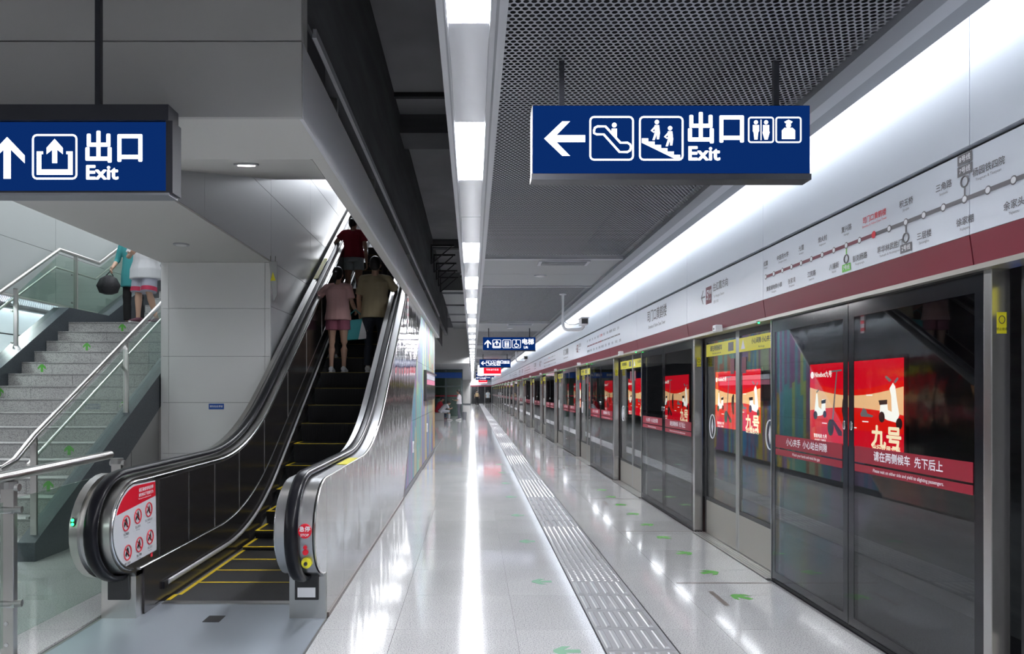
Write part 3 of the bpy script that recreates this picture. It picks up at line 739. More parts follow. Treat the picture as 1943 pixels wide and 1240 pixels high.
# unseen light strip over the far platform side, added to brighten the left
for q in range(-9, 14):
    y = base + q * U
    if lit(q): o = link('added_strip_light', me_fr, ceil, (MIR, y, 0)); link('diffuser', me_dif, o)
    else: link('blank_panel', me_blank, ceil, (MIR, y, 0))
for k in range(3):
    text('往武汉站方向', .085, M['grey_print'], (MIR - HX + .003, 12 + k * 4, 2.5), (R(90), 0, R(90)), wfl, .001)
# concourse light above the openings
struct('ceiling_concourse', B(LX - .12, FX, BY1, 24., 7.7, 7.8), M['alu'])
cc = bpy.data.objects['ceiling_concourse']
for x, y, hx, hy in ((-1.78, 16.4, .68, 1.6), (-1.78, 20.2, .68, 1.6), (-5.1, 7.2, .9, 1.2), (-5.1, 10.8, .9, 1.2), (-5.1, 14.4, .9, 1.2)):
    o = B(x - hx - .05, x + hx + .05, y - hy - .05, y + hy + .05, 7.62, 7.69).build('light_housing', M['trim'], cc); B(x - hx, x + hx, y - hy, y + hy, 7.61, 7.62).build('diffuser', M['up_esc' if x > -3 else 'up'], o)
struct('wall_concourse', B(LX, FXI, 24., 24.2, 4.95, 7.7), M['beam'])
B(LX, FXI, BY0 + .2, BY1, 4.95, 7.7).build('near_panel', M['beam'], bpy.data.objects['wall_concourse'])

# ================================================================= STAIRS
ST_Y, RISE, GO = 6.62, .16, .282
SLX = -6.24
stair = thing('staircase', 'grey granite staircase climbing between glass railings to a landing', 'staircase', ((SLX + SRX) / 2, ST_Y, 0))
NST = 16
me_nose = None
random.seed(3)
for k in range(NST):
    z1 = (k + 1) * RISE; y = ST_Y + k * GO; last = k == NST - 1
    d = GO + .03 if not last else 1.45
    st = MB().box(SLX + .22, SRX - .15, y, y + d, z1 - RISE + .002, z1).build('step', M['stair'], stair)
    B(SLX + .22, SRX - .15, y - .004, y, z1 - .022, z1 - .010).build('nosing_groove', M['nosing'], st)
    for q in range(3):
        x = SLX + .55 + ((k * .37 + q * .8) % 1.6)
        B(x, x + .003, y - .0015, y, z1 - RISE + .004, z1 - .025).build('slab_joint', M['nosing'], st)
def arrow_sticker(name, c, size, normal, parent, pointing=0, m='green_film'):
    # rounded footprint-like direction mark: disc with an arrow head
    pts = []
    for x, y in ((-.5, -.2), (-.16, .12), (-.16, -.5), (.16, -.5), (.16, .12), (.5, -.2), (.5, .12), (.12, .5), (-.12, .5), (-.5, .12)):
        pts.append((x * size, y * size))
    a = pointing; pts = [(x * math.cos(a) - y * math.sin(a), x * math.sin(a) + y * math.cos(a)) for x, y in pts]
    if normal == 'z': return MB().prism([(c[0] + x, c[1] + y) for x, y in pts], 'z', c[2], c[2] + .0012).build(name, M[m], parent)
    return MB().prism([(c[0] + x, c[2] + y) for x, y in pts], 'y', c[1] - .0012, c[1]).build(name, M[m], parent)
steps = [o for o in stair.children if o.name.startswith('step')]
for k, x in ((1, -5.62), (2, -5.0), (3, -4.35), (5, -4.45), (6, -4.15), (8, -4.25), (9, -5.95), (11, -5.75), (13, -5.45), (15, -5.22), (4, -5.6)):
    y = ST_Y + k * GO; arrow_sticker('direction_sticker', (x, y, (k + .5) * RISE), .105, 'y', steps[k], 0)
# upper flight
LY = ST_Y + (NST - 1) * GO; LZ = NST * RISE
U0 = LY + 1.35
for k in range(10):
    z1 = LZ + (k + 1) * RISE; y = U0 + k * GO
    st = MB().box(SLX + .5, SRX - .15, y, y + GO + .03, z1 - RISE + .002, z1).build('step', M['stair'], stair)
    B(SLX + .5, SRX - .15, y - .004, y, z1 - .022, z1 - .010).build('nosing_groove', M['nosing'], st)
    if k == 2: arrow_sticker('direction_sticker', (-4.25, y, z1 - .08), .10, 'y', st)
# stringers (dark granite kerbs) and side wall
def stringer(x0, x1, parent, name):
    a = RISE / GO
    p = [(ST_Y - .08, 0), (ST_Y - .08, .17), (LY + .02, LZ + .22), (LY + 1.2, LZ + .22), (U0 + 2.6, LZ + .22 + 2.45 * a), (U0 + 2.6, LZ), (LY + .5, LZ - .2), (ST_Y + .5, 0)]
    return MB().prism(p, 'x', x0, x1).build(name, M['granite_dark'], parent)
def cut_stringer(x0, x1, ya, yb):
    a = RISE / GO; f = lambda y: .17 + (y - ST_Y + .08) * (LZ + .05) / (LY + .1 - ST_Y)
    return MB().prism([(ya, max(0, f(ya) - .42)), (ya, f(ya)), (yb, f(yb)), (yb, f(yb) - .42)] + ([(ST_Y + .45, 0)] if ya < ST_Y else []), 'x', x0, x1).build('stringer', M['granite_dark'], stair)
cut_stringer(SRX - .17, SRX - .01, ST_Y - .08, 9.14); cut_stringer(SRX - .17, SRX - .012, 9.14, LY)
stringer(SLX - .02, SLX + .22, stair, 'stringer')
MB().prism([(ST_Y + .1, 0), (9.15, 0), (9.15, 1.55), (ST_Y + .35, .06)], 'x', SRX - .10, SRX - .02).build('side_panel', mat('grey_side_panel', (.30, .30, .29), .4, .3), stair)
for y in (7.6, 8.4): MB().box(SRX - .02, SRX - .018, y, y + .005, 0, min(1.5, (y - 6.7) * .55)).build('panel_joint', M['joint'], stair)
MB().box(SLX - .02, SRX - .15, LY + .2, LY + 1.4, LZ - .3, LZ - .16).build('landing_slab', M['stair'], stair)
MB().prism([(ST_Y + .3, 0), (LY, LZ - .2), (LY + 5, LZ - .2), (LY + 5, 0)], 'x', SLX + .02, SLX + .06).build('far_side_panel', M['alu'], stair)
# stair railings
def railing(X, tagx, pts_base, name, label, ends):
    """pts_base: list of (y, z) of the kerb top; posts at ends; handrail 0.84 above"""
    t = thing(name, label, 'railing', (X, pts_base[0][0], pts_base[0][1]))
    up = .86
    top = [(X, y, z + up) for y, z in pts_base]; mid = [(X + (.055 if tagx > 0 else -.055) * -1, y, z + .60) for y, z in pts_base]
    full = ends + top if ends else top
    def fine(p):
        return p
    MB().tube(fine(full), .028, 12).build('handrail', M['steel'], t, smooth=50)
    MB().tube(mid, .016, 8).build('lower_rail', M['steel'], t, smooth=50)
    return t, top
a = RISE / GO
kerb = lambda y: .17 + .05 + (y - ST_Y + .05) * a
t, top = railing(SRX - .08, 1, [(ST_Y + .02, kerb(ST_Y + .02)), (LY + .0, kerb(LY)), ], 'stair_railing', 'glass and steel railing on the escalator side of the stairs', [(SRX - .45, ST_Y - .38, .86), (SRX - .12, ST_Y - .36, .87), (SRX - .08, ST_Y - .26, .93)])
def rail_post(t, X, y, z, h=.84):
    p = B(X - .028, X + .028, y - .012, y + .012, z - .22, z + h).build('post', M['steel'], t)
    for q in (-.16, -.09): MB().tube([(X + .028, y, z + q), (X + .034, y, z + q)], .009, 8).build('bolt', M['chrome'], p)
    for q in (.12, .55): MB().tube([(X - .05, y - .02, z + q), (X - .05, y + .05, z + q)], .015, 8).build('glass_clamp', M['steel_d'], p)
    MB().tube([(X, y, z + h), (X, y, z + h + .012)], .03, 10).build('saddle', M['steel_d'], p)
for y in (ST_Y + .02, ST_Y + 1.78, ST_Y + 3.5): rail_post(t, SRX - .08, y, kerb(y))
for ya, yb in ((ST_Y + .06, ST_Y + 1.74), (ST_Y + 1.82, ST_Y + 3.46)):
    MB().prism([(ya, kerb(ya) - .04), (yb, kerb(yb) - .04), (yb, kerb(yb) + .78), (ya, kerb(ya) + .78)], 'x', SRX - .086, SRX - .074).build('glass_panel', M['glass_rail'], t)
XL = SLX + .08
zl_ = LZ + .22
t, top = railing(XL, 1, [(ST_Y + .02, kerb(ST_Y + .02)), (LY + .0, zl_), (LY + 1.15, zl_), (LY + 2.6, zl_ + 1.45 * a)], 'stair_railing', 'glass and steel railing on the outer side of the stairs with level landing section', [])
for y, z in ((ST_Y + 1.5, kerb(ST_Y + 1.5)), (ST_Y + 3.2, kerb(ST_Y + 3.2)), (LY + .45, zl_)): rail_post(t, XL, y, z)
for pa in ([(ST_Y + .06, kerb(ST_Y + .06)), (ST_Y + 1.46, kerb(ST_Y + 1.46))], [(ST_Y + 1.54, kerb(ST_Y + 1.54)), (ST_Y + 3.16, kerb(ST_Y + 3.16))], [(ST_Y + 3.24, kerb(ST_Y + 3.24)), (LY, zl_), (LY + .42, zl_)], [(LY + .48, zl_), (LY + 1.15, zl_), (LY + 2.5, zl_ + 1.35 * a)]):
    MB().prism([(y, z - .04) for y, z in pa] + [(y, z + .78) for y, z in pa[::-1]], 'x', XL - .006, XL + .006).build('glass_panel', M['glass_rail'], t)
# floor railing in front of the stairs, beside the escalator
t = thing('floor_railing', 'low glass barrier with round steel handrail beside the escalator foot', 'railing', (-2.66, 4.1, 0))
MB().tube([(-2.60, 1.6, 1.045), (-2.63, 4.1, 1.05), (-2.69, 5.40, 1.06)], .03, 14).build('handrail', M['steel'], t, smooth=50)
for x, y in ((-2.63, 4.13), (-2.71, 5.55), (-2.60, 2.3)):
    p = B(x - .038, x + .038, y - .02, y + .02, 0, 1.0).build('post', M['steel'], t, bevel=.006)
    MB().tube([(x, y, .98), (x, y, 1.02)], .045, 12).build('saddle', M['steel_d'], p)
    MB().tube([(x - .05, y, .985), (x + .06, y, .985)], .022, 10).build('saddle_bar', M['steel_d'], p)
    for z in (.33, .86): MB().tube([(x - .05, y - .02, z), (x + .075, y + .0, z)], .02, 10).build('glass_clamp', M['steel_d'], p); MB().box(x - .044, x + .044, y - .026, y + .026, z - .02, z + .0).build('clamp_band', M['chrome'], p)
    for z in (.10, .22): MB().tube([(x + .0, y - .02, z), (x, y - .026, z)], .012, 8).build('bolt', M['chrome'], p)
MB().prism([(4.20, .11), (5.52, .09), (5.52, .93), (4.20, .91)], 'x', -2.665, -2.653).build('glass_panel', M['glass_rail'], t)
MB().prism([(2.4, .10), (4.06, .10), (4.06, .91), (2.4, .91)], 'x', -2.63, -2.618).build('glass_panel', M['glass_rail'], t)

# ================================================================= ESCALATOR
TAN = .577
def q_(y, yk, wv=.9): return 0 if y <= yk - wv else (y - yk if y >= yk + wv else (y - yk + wv) ** 2 / (4 * wv))
hr = lambda y: .985 + TAN * q_(y, 7.38)
stepz = lambda y: TAN * q_(y, 7.5)
esc = thing('escalator', 'black-stepped escalator with steel newels rising through the ceiling opening', 'escalator', (-1.75, 5.25, 0))
EY = 16.6
Yp = [4.9 + .14 * i for i in range(int((EY - 4.9) / .14) + 1)]
def newel_arc(dr, a0=-84, a1=90, n=16, cy=4.90, cz=.635, ry=.40, rz=.35):
    """outline from low at the back, round the front, to the top"""
    out = []
    for i in range(n + 1):
        th = R(a0 + (a1 - a0) * i / n)   # -90 bottom, 0 front, 90 top
        out.append((cy - (ry - dr) * math.cos(th), cz + (rz - dr) * math.sin(th)))
    return out
for side, (xi, xo, xh) in enumerate(((-2.265, -2.50, -2.365), (-1.235, -.985, -1.125))):
    s = 1 if side == 0 else -1                     # direction from the outer face towards the steps
    sgn = 1 if xi > xo else -1
    bal = tag(MB().prism(newel_arc(.035) + [(y, hr(y) - .035) for y in Yp] + [(y, hr(y) - .70) for y in Yp[::-1]], 'x', xi, xo if side == 0 else xo - .016).build('balustrade', M['steel'] if side == 0 else M['deck'], esc, smooth=35))
    # handrail
    path = [(4.99, .30)] + newel_arc(0) + [(y, hr(y)) for y in Yp[1:]]
    MB().tube([(xh, y, z) for y, z in path], [(.042, .019)] * len(path), 12, up=(1, 0, 0)).build('handrail_guide', M['black'], bal, smooth=50) if False else None
    ring = []
    hb = MB(); pr = []
    for i, (y, z) in enumerate(path):
        pa, pb = path[max(0, i - 1)], path[min(len(path) - 1, i + 1)]
        ty, tz = pb[0] - pa[0], pb[1] - pa[1]; l = math.hypot(ty, tz); ny, nz = -tz / l, ty / l      # outward (left of travel)
        sec = [(-.040, -.016), (-.043, 0), (-.036, .014), (-.018, .021), (.018, .021), (.036, .014), (.043, 0), (.040, -.016)]
        pr.append([(xh + u, y + ny * -v if False else y + ny * v * 1., z + nz * v) for u, v in sec])
    hb.loft(pr).build('handrail', M['rubber'], esc, smooth=50)
    # inner frame ring and panels
    def face(name, pts, m, lift, parent=esc): return MB().prism(pts, 'x', xi, xi + s * lift).build(name, m, parent)
    arc = newel_arc(.085, -84, 90)
    # newel notice plate (left side shows it)
    ysep = [5.22, 5.80, 6.38, 7.05, 7.9, 8.9, 9.9, 10.9, 11.9, 12.9, 13.9, 14.9, 15.9]
    lo = lambda y: hr(y) - .64
    hi = lambda y: hr(y) - .09
    for ya, yb in zip([5.25] + ysep[1:], ysep[1:]):
        yy = [ya + .012 + (yb - ya - .018) * i / 6 for i in range(7)]
        p = face('inner_panel', [(y, hi(y)) for y in yy] + [(y, lo(y)) for y in yy[::-1]], M['black_steel'], .006)
        B(xi + s * .004, xi + s * .009, yb - .006, yb + .004, lo(yb) + .0, hi(yb)).build('panel_trim', M['steel'], p)
    if side == 0:
        nb = newel_arc(.075, -62, 84, 14)
        plate = nb + [(5.18, hi(5.18)), (5.20, .40)]
        pl = face('notice_board', [(max(4.53, y), z) for y, z in plate], mat('notice_white', (.66, .67, .70), .4), .008)
        redp = [(y, z) for y, z in newel_arc(.085, 24, 84, 10)] + [(5.175, hi(5.18) - .005), (5.18, .79)]
        MB().prism(redp, 'x', xi + .008, xi + .0095).build('notice_header', M['redsign'], pl)
        XT = xi + .0105
        FR_ = (R(90), 0, R(90))      # read from the step side, looking along -X
        text('请正确使用电扶梯', .028, M['white'], (XT, 5.03, .860), FR_, pl, .0005); text('请勿有以下危险行为', .025, M['white'], (XT, 5.03, .826), FR_, pl, .0005)
        text('Please use the escalator correctly', .014, M['white'], (XT, 5.01, .803), FR_, pl)
        for r in range(2):
            for c in range(3):
                cy, cz = 4.74 + c * .165 + r * .02, .672 - r * .195 + c * .018
                pr_ = [(XT, cy + .048 * math.cos(R(a)), cz + .048 * math.sin(R(a))) for a in range(0, 360, 20)]
                rg = MB().tube(pr_, .0045, 5, closed=True, up=(1, 0, 0)).build('prohibition_ring', M['red_print'], pl)
                MB().tube([(XT, cy - .033, cz + .033), (XT, cy + .033, cz - .033)], .0035, 5).build('prohibition_bar', M['red_print'], pl)
                fg = MB(); fg.prism([(cy - .012 + .01 * c, cz + .028), (cy + .006, cz + .034), (cy + .02, cz + .0), (cy + .026 - .01 * r, cz - .03), (cy + .01, cz - .028), (cy - .004, cz - .006), (cy - .026 + .008 * r, cz - .026), (cy - .03, cz - .012)], 'x', XT - .001, XT); fg.build('figure_mark', M['black'], pl)
                text(('禁止攀爬', '禁止奔跑', '禁止携带大件', '禁止倚靠', '禁止坐卧', '禁止逆行')[r * 3 + c], .019, M['black'], (XT, cy, cz - .072), FR_, pl); text('No ' + ('climbing', 'running', 'luggage', 'leaning', 'sitting', 'reverse')[r * 3 + c], .011, M['black'], (XT, cy, cz - .09), FR_, pl)
        B(XT - .001, XT, 5.10, 5.13, .37, .40).build('emblem', M['red_print'], pl); text('安全乘梯', .012, M['black'], (XT, 4.86, .325), FR_, pl)
    # chrome frame line round the newel
    MB().tube([(xi + s * .004, y, z) for y, z in newel_arc(.06, -80, 90) + [(y, hr(y) - .065) for y in Yp[1:]]], .008, 6, up=(1, 0, 0)).build('inner_bead', M['chrome'], bal, smooth=50)
    MB().tube([(xi + s * .004, y, lo(y) - .02) for y in [4.95 + .16 * i for i in range(70)]], .008, 6, up=(1, 0, 0)).build('lower_bead', M['chrome'], bal, smooth=50)
    # skirt beside the steps
    yy = [5.0 + .16 * i for i in range(70)]
    MB().prism([(y, hr(y) - .66) for y in yy] + [(y, max(0, stepz(y) - .12)) for y in yy[::-1]], 'x', xi - s * .002 if False else xi - s * .05, xi + s * .012).build('skirt', M['black_steel'], esc)
    yy = [5.35 + .15 * i for i in range(72)]
    MB().tube([(xi + s * .03, y, stepz(y) + .135) for y in yy], [(.013, .020)] * len(yy), 8).build('skirt_moulding', M['moulding'], esc, smooth=50)
    MB().box(xi + s * .012, xi + s * .03, 5.28, 5.36, .10, .15).build('moulding_end', M['rubber'], esc)
    # base block with black entry box
    bb = MB().box(xi - s * -.0, xo, 4.90, 5.02, 0, .32).build('base_block', M['steel'], esc, bevel=.004)
    B(xi - s * .04, xo + s * .05, 4.885, 4.90, .13, .30).build('entry_box', M['black'], bb, bevel=.006)
    B(xi + s * -.0, xo, 5.02, 7.4, 0, .30).build('base_panel', M['steel_d'] if side == 0 else M['steel'], bb)
    if side == 1: B(xi - s * .06, xo + s * .07, 4.882, 4.885, .15, .215).build('rating_label', M['white'], bb)
    # outer deck
    if side == 0:
        yy = Yp
        MB().prism(newel_arc(.005, -84, 90) + [(y, hr(y) - .02) for y in Yp[1:]] + [(y, hr(y) - .12) for y in Yp[::-1][:-1]] + newel_arc(.10, -84, 90)[::-1], 'x', xo, xo + .05).build('outer_deck', M['steel'], bal, smooth=35)
        MB().ell((xo + .025, 4.514, .72), (.018, .012, .030), 10, 8).build('lamp_socket', M['black'], bal)
        for z in (.708, .733): MB().ell((xo + .025, 4.503, z), (.010, .008, .010), 8, 6).build('indicator_lamp', M['green_led'], bal)
    else:
        MB().tube([(xo - .0, y, z) for y, z in newel_arc(.035, -84, 90) + [(y, hr(y) - .035) for y in Yp[1:]]], .006, 6, up=(1, 0, 0)).build('outer_bead', M['steel'], bal, smooth=50)
        # emergency stop decals on the rounded front
        def on_front(z, w2, h2, name, m, xx=-1.045):
            y = min(4.90 - .365 * math.cos(math.asin((zz_ - .635) / .315)) for zz_ in (z - h2, z, z + h2)) + .006
            return MB().prism([(xx + w2 * math.cos(R(a_)), z + h2 * math.sin(R(a_))) for a_ in range(0, 360, 20)], 'y', y - .012, y + .03).build(name, m, bal)
        o = on_front(.66, .042, .046, 'stop_decal', M['redsign']); text('急停', .036, M['white'], (-1.045, 4.526, .672), FACE_CAM, bal, .0008); text('STOP', .022, M['white'], (-1.045, 4.526, .636), FACE_CAM, bal, .0004)
        on_front(.557, .012, .012, 'stop_arrow', M['redsign']); on_front(.525, .018, .018, 'stop_button', M['redsign']); on_front(.452, .032, .034, 'key_ring', M['ylabel'])
        MB().ell((-1.045, 4.552, .452), (.012, .02, .013), 10, 8).build('key_switch', M['black'], bal)
    # yellow handrail sticker
    yv = 5.75 if side == 1 else 11.4
    xs = (-1.075, -.992) if side == 1 else (-2.495, -2.425)
    ln = .55 if side == 1 else .8
    z1, z2 = hr(yv) - .032, hr(yv + ln) - .032
    if side == 0: z1 += .018; z2 += .018
    sk = MB().add([(xs[0], yv, z1), (xs[1], yv, z1), (xs[1], yv + ln, z2), (xs[0], yv + ln, z2), (xs[0], yv, z1 + .003), (xs[1], yv, z1 + .003), (xs[1], yv + ln, z2 + .003), (xs[0], yv + ln, z2 + .003)], [(0, 3, 2, 1), (4, 5, 6, 7), (0, 1, 5, 4), (1, 2, 6, 5), (2, 3, 7, 6), (3, 0, 4, 7)]).build('caution_sticker', M['ylabel'], bal)
# steps
def step_mesh(rise):
    b = MB(); pts = [(0, 0), (0, -.02)]
    r = max(.02, rise)
    pts = [(-.0, 0), (.40, 0), (.40, -.03), (.05, -.05), (.045, -r - .01), (.028, -r - .01), (.012, -r * .55), (0, -.025)]
    return b.prism(pts, 'x', -2.22, -1.28)
yk = 5.43; k = 0
m_step = M['step']; nt = m_step.node_tree
wv = nt.nodes.new('ShaderNodeTexWave'); wv.wave_type = 'BANDS'; wv.bands_direction = 'X'; wv.inputs['Scale'].default_value = 34
g = nt.nodes.new('ShaderNodeNewGeometry'); bp = nt.nodes.new('ShaderNodeBump'); bp.inputs['Strength'].default_value = .5; bp.inputs['Distance'].default_value = .006
nt.links.new(g.outputs['Position'], wv.inputs['Vector']); nt.links.new(wv.outputs['Fac'], bp.inputs['Height']); nt.links.new(bp.outputs[0], nt.nodes['Principled BSDF'].inputs['Normal'])
while yk < 15.5:
    z = stepz(yk); zp_ = stepz(yk - .4)
    me = step_mesh(z - zp_).mesh('step', M['step'])
    st = link('step', me, esc, Vector((0, yk, z)) - wloc(esc))
    dim = yk > 9.2  # lines on the higher steps get a darker yellow
    B(-2.22, -1.28, yk - .002, yk + .022, z - .003, z + .002).build('nose_line', mat('dark_yellow', (.30, .22, .03), .6) if dim else M['yellow'], st)
    B(-2.22, -2.19, yk + .022, yk + .39, z, z + .002).build('side_line', mat('dark_yellow') if dim else M['yellow'], st)
    yk += .4
MB().prism([(5.22, -.01), (5.45, -.01), (5.45, .0), (5.36, .012), (5.22, .012)], 'x', -2.23, -1.27).build('comb_plate', M['steel_d'], esc)
B(-2.23, -1.27, 5.29, 5.44, .0, .013).build('comb_teeth', M['step'], esc)
B(-2.23, -2.20, 5.30, 5.44, .012, .016).build('comb_edge', M['yellow'], esc)
MB().box(-2.49, -.99, 1.5, 5.3, -.012, .004).build('floor_plate', M['plate'], esc)
B(-2.235, -1.265, 3.7, 3.705, .004, .005).build('plate_joint', M['joint'], esc)
B(-1.79, -1.68, 4.82, 4.95, .004, .007).build('drain_grille', M['black'], esc)
B(-2.505, -2.49, 1.5, 5.0, -.01, .005).build('plate_edge', M['steel_d'], esc); B(-.99, -.978, 1.5, 4.9, -.01, .005).build('plate_edge', M['steel_d'], esc)
# outer cladding towards the platform: parallelogram of polished sheets
cl_lo = lambda y: 0 if y < 10.35 else (y - 10.35) * .855
yb_ = [4.93, 5.55, 6.25, 6.95, 7.65, 8.35, 9.05, 9.7, 10.35, 11.1, 11.8, 12.5, 13.1, 13.8]
for a_, b_ in zip(yb_, yb_[1:]):
    yy = [a_ + .0015 + (b_ - a_ - .003) * i / 5 for i in range(6)]
    f = (lambda y: .30 + (hr(y) - .04 - .30)) if a_ > 5.2 else (lambda y: hr(y) - .04)
    lo_ = [(y, cl_lo(y) + .002) for y in yy]
    topz = [(y, min(hr(y) - .04, 3.6)) for y in yy]
    if a_ < 5: lo_ = [(4.905, .0)] + lo_; topz = [(4.905, .945)] + topz
    MB().prism(lo_ + topz[::-1], 'x', -.997, -.982).build('cladding_sheet', M['wavy'], esc)
# newel cheek on the platform side
MB().prism(newel_arc(.04) + [(4.93, .945), (4.93, .29)], 'x', -.995, -.983).build('newel_cheek', M['wavy'], esc)
MB().tube([(-.984, 10.35 + (13.6 - 10.35) * i / 8, (3.25 * i / 8) * .855) for i in range(9)], .008, 6).build('cladding_edge', M['steel_d'], esc)
B(-.996, -.975, 4.95, 10.35, 0, .03).build('floor_trim', M['brown'], esc)
# ---- mural wall under the escalator
struct('wall_mural', MB().prism([(10.5, 0), (18.84, 0), (18.84, FB), (13.9, FB)], 'x', -2.4, -1.0), M['joint'])
wm = bpy.data.objects['wall_mural']
zm = [.09, 1.05, 2.06, 3.02]; ym = [10.35, 11.2, 12.3, 13.4, 14.5, 15.6, 16.7, 17.8, 18.84]
for i in range(3):
    for a_, b_ in zip(ym, ym[1:]):
        z0, z1 = zm[i] + .003, zm[i + 1] - .003
        def edge(z): return 10.36 + z / .855
        ya0, ya1 = max(a_ + .003, edge(z0)), max(a_ + .003, edge(z1)); yb = b_ - .003
        if ya0 >= yb: continue
        pts = [(ya0, z0), (yb, z0)]
        if ya1 >= yb: pts.append((yb, (yb - 10.36) * .855))
        else: pts += [(yb, z1), (ya1, z1)]
        if ya0 < a_ + .004 + 1e-6 and False: pass
        if edge(z0) < a_ + .003 < edge(z1): pts.append((a_ + .003, (a_ + .003 - 10.36) * .855))
        # keep order convex: sort by angle round the centroid
        cy = sum(p[0] for p in pts) / len(pts); cz = sum(p[1] for p in pts) / len(pts)
        pts.sort(key=lambda p: math.atan2(p[1] - cz, p[0] - cy))
        MB().prism(pts, 'x', -1.0, -.985).build('mural_panel', M['mural'], wm)
tag(B(-1.0, -.982, 10.4, 18.84, 0, .087).build('baseboard_mural', M['granite_dark'], wm))
B(-2.4, -.985, 18.84, 18.86, 0, FB).build('end_panel', M['alu'], wm)
for y, z in ((11.9, .62), (15.6, .75)):
    t = thing('wall_socket', 'small white box on the lower mural panels', 'socket', (-.985, y, z), 'white boxes on the mural')
    B(0, .02, -.06, .06, -.09, .09).build('cover', M['white'], t, local=True, bevel=.004); B(.02, .022, -.03, .03, -.03, .05).build('flap', M['trim'], t, local=True)
t = thing('wall_display', 'black framed information display mounted on the mural wall', 'display', (-.985, 16.2, 1.34))
B(0, .06, -1.6, 1.6, 0, .62).build('case', M['black'], t, local=True)
for q in range(4): B(.06, .062, -1.55 + q * .78, -.80 + q * .78, .05, .57).build('screen', M['scr_dark'], t, local=True)
B(.062, .063, -1.5, 1.5, .33, .43).build('pink_line', M['scr_pink'], t, local=True); B(.062, .063, -1.5, 1.5, .44, .54).build('white_line', mat('display_white', (.6, .62, .68), .3), t, local=True)
# danger strip on the fascia end near the handrail
t = thing('guard_strip', 'red and white striped guard board beside the escalator handrail', 'guard board', (-.975, 10.9, 2.40))
B(.002, .006, -.05, .05, 0, .55).build('board', M['white'], t, local=True)
for q in range(5): B(.006, .008, -.05, .05, .03 + q * .11, .08 + q * .11).build('red_mark', M['redsign'], t, local=True)
# ================================================================= HANGING SIGNS
class Pic:
    """draws pictograms on a plane facing -Y; unit square of size s centred at (cx, cz)"""
    def __init__(s, parent, y, cx, cz, size, m): s.p = parent; s.y = y; s.cx = cx; s.cz = cz; s.s = size; s.m = m
    def pt(s, x, z): return (s.cx + x * s.s, s.cz + z * s.s)
    def poly(s, name, pts): return MB().prism([s.pt(*p) for p in pts], 'y', s.y - .002, s.y).build(name, s.m, s.p, local=True)
    def line(s, name, pts, r, closed=False):
        return MB().tube([(s.pt(*p)[0], s.y - .001, s.pt(*p)[1]) for p in pts], [(r * s.s, .0015)] * len(pts), 6, up=(0, 1, 0), closed=closed).build(name, s.m, s.p, local=True)
    def disc(s, name, x, z, r): return s.poly(name, [(x + r * math.cos(R(a)), z + r * math.sin(R(a))) for a in range(0, 360, 24)])
    def frame(s, k=.022):
        pts = []
        for cx, cz, a0 in ((.40, .40, 0), (-.40, .40, 90), (-.40, -.40, 180), (.40, -.40, 270)):
            for a in (0, 30, 60, 90): pts.append((cx + .085 * math.cos(R(a0 + a)), cz + .085 * math.sin(R(a0 + a))))
        return s.line('pictogram_frame', pts, k, True)
def pic_arrow(P, ang):
    pts = [(-.5, 0), (-.06, .42), (.13, .42), (-.20, .085), (.5, .085), (.5, -.085), (-.20, -.085), (.13, -.42), (-.06, -.42)]
    c, s = math.cos(R(ang)), math.sin(R(ang)); P.poly('arrow', [(x * c - z * s, x * s + z * c) for x, z in pts])
def pic_escalator(P):
    P.frame(); P.line('escalator_mark', [(-.40, .18), (-.38, .24), (-.32, .27), (-.14, .27), (.20, -.10), (.36, -.10), (.42, -.14), (.44, -.20), (.42, -.27), (.36, -.31), (.18, -.31), (-.18, .09), (-.34, .09), (-.40, .12)], .026, True)
    P.disc('rider_head', .06, .30, .055); P.poly('rider_body', [(0, .22), (.12, .22), (.12, .0), (.06, .05), (0, .11)])
def pic_stairs(P):
    P.frame(); st = [(-.44, -.0)]
    n = 6
    for i in range(n): st += [(-.44 + .145 * (i + 1), -.0 - .075 * i), (-.44 + .145 * (i + 1), -.0 - .075 * (i + 1))]
    P.poly('stairs_mark', st + [(.43, -.46), (.30, -.46), (-.44, -.10)])
    for dx, dz in ((-.10, .12), (.20, -.02)):
        P.disc('walker_head', dx, dz + .25, .05); P.poly('walker_body', [(dx - .05, dz + .18), (dx + .05, dz + .18), (dx + .07, dz), (dx + .05, dz - .14), (dx + .0, dz - .14), (dx, dz - .02), (dx - .05, dz - .16), (dx - .10, dz - .16), (dx - .05, dz)])
        P.line('walker_arm', [(dx - .03, dz + .15), (dx - .12, dz + .05), (dx - .06, dz + .02)], .02)
def pic_exit(P):
    P.frame(); P.poly('gate_mark', [(-.40, .12), (-.26, .12), (-.26, .06), (-.30, .06), (-.30, -.28), (.30, -.28), (.30, .06), (.26, .06), (.26, .12), (.40, .12), (.40, -.40), (-.40, -.40)])
    P.poly('exit_arrow', [(-.055, -.14), (-.055, .16), (-.18, .06), (-.18, .20), (0, .40), (.18, .20), (.18, .06), (.055, .16), (.055, -.14)])
def pic_toilet(P):
    P.frame(.03)
    for dx, wide in ((-.20, .09), (.20, .14)):
        P.disc('figure_head', dx, .30, .08); P.poly('figure_body', [(dx - .12, .19), (dx + .12, .19), (dx + .12, -.05), (dx + wide, -.10), (dx + .06, -.38), (dx - .06, -.38), (dx - wide, -.10), (dx - .12, -.05)])
    P.line('divider', [(0, .4), (0, -.4)], .02)
def pic_police(P):
    P.frame(.03); P.poly('cap', [(-.16, .32), (0, .40), (.16, .32), (.12, .26), (-.12, .26)]); P.disc('officer_head', 0, .18, .10)
    P.poly('officer_body', [(-.16, .08), (.16, .08), (.26, -.02), (.26, -.36), (-.26, -.36), (-.26, -.02)])
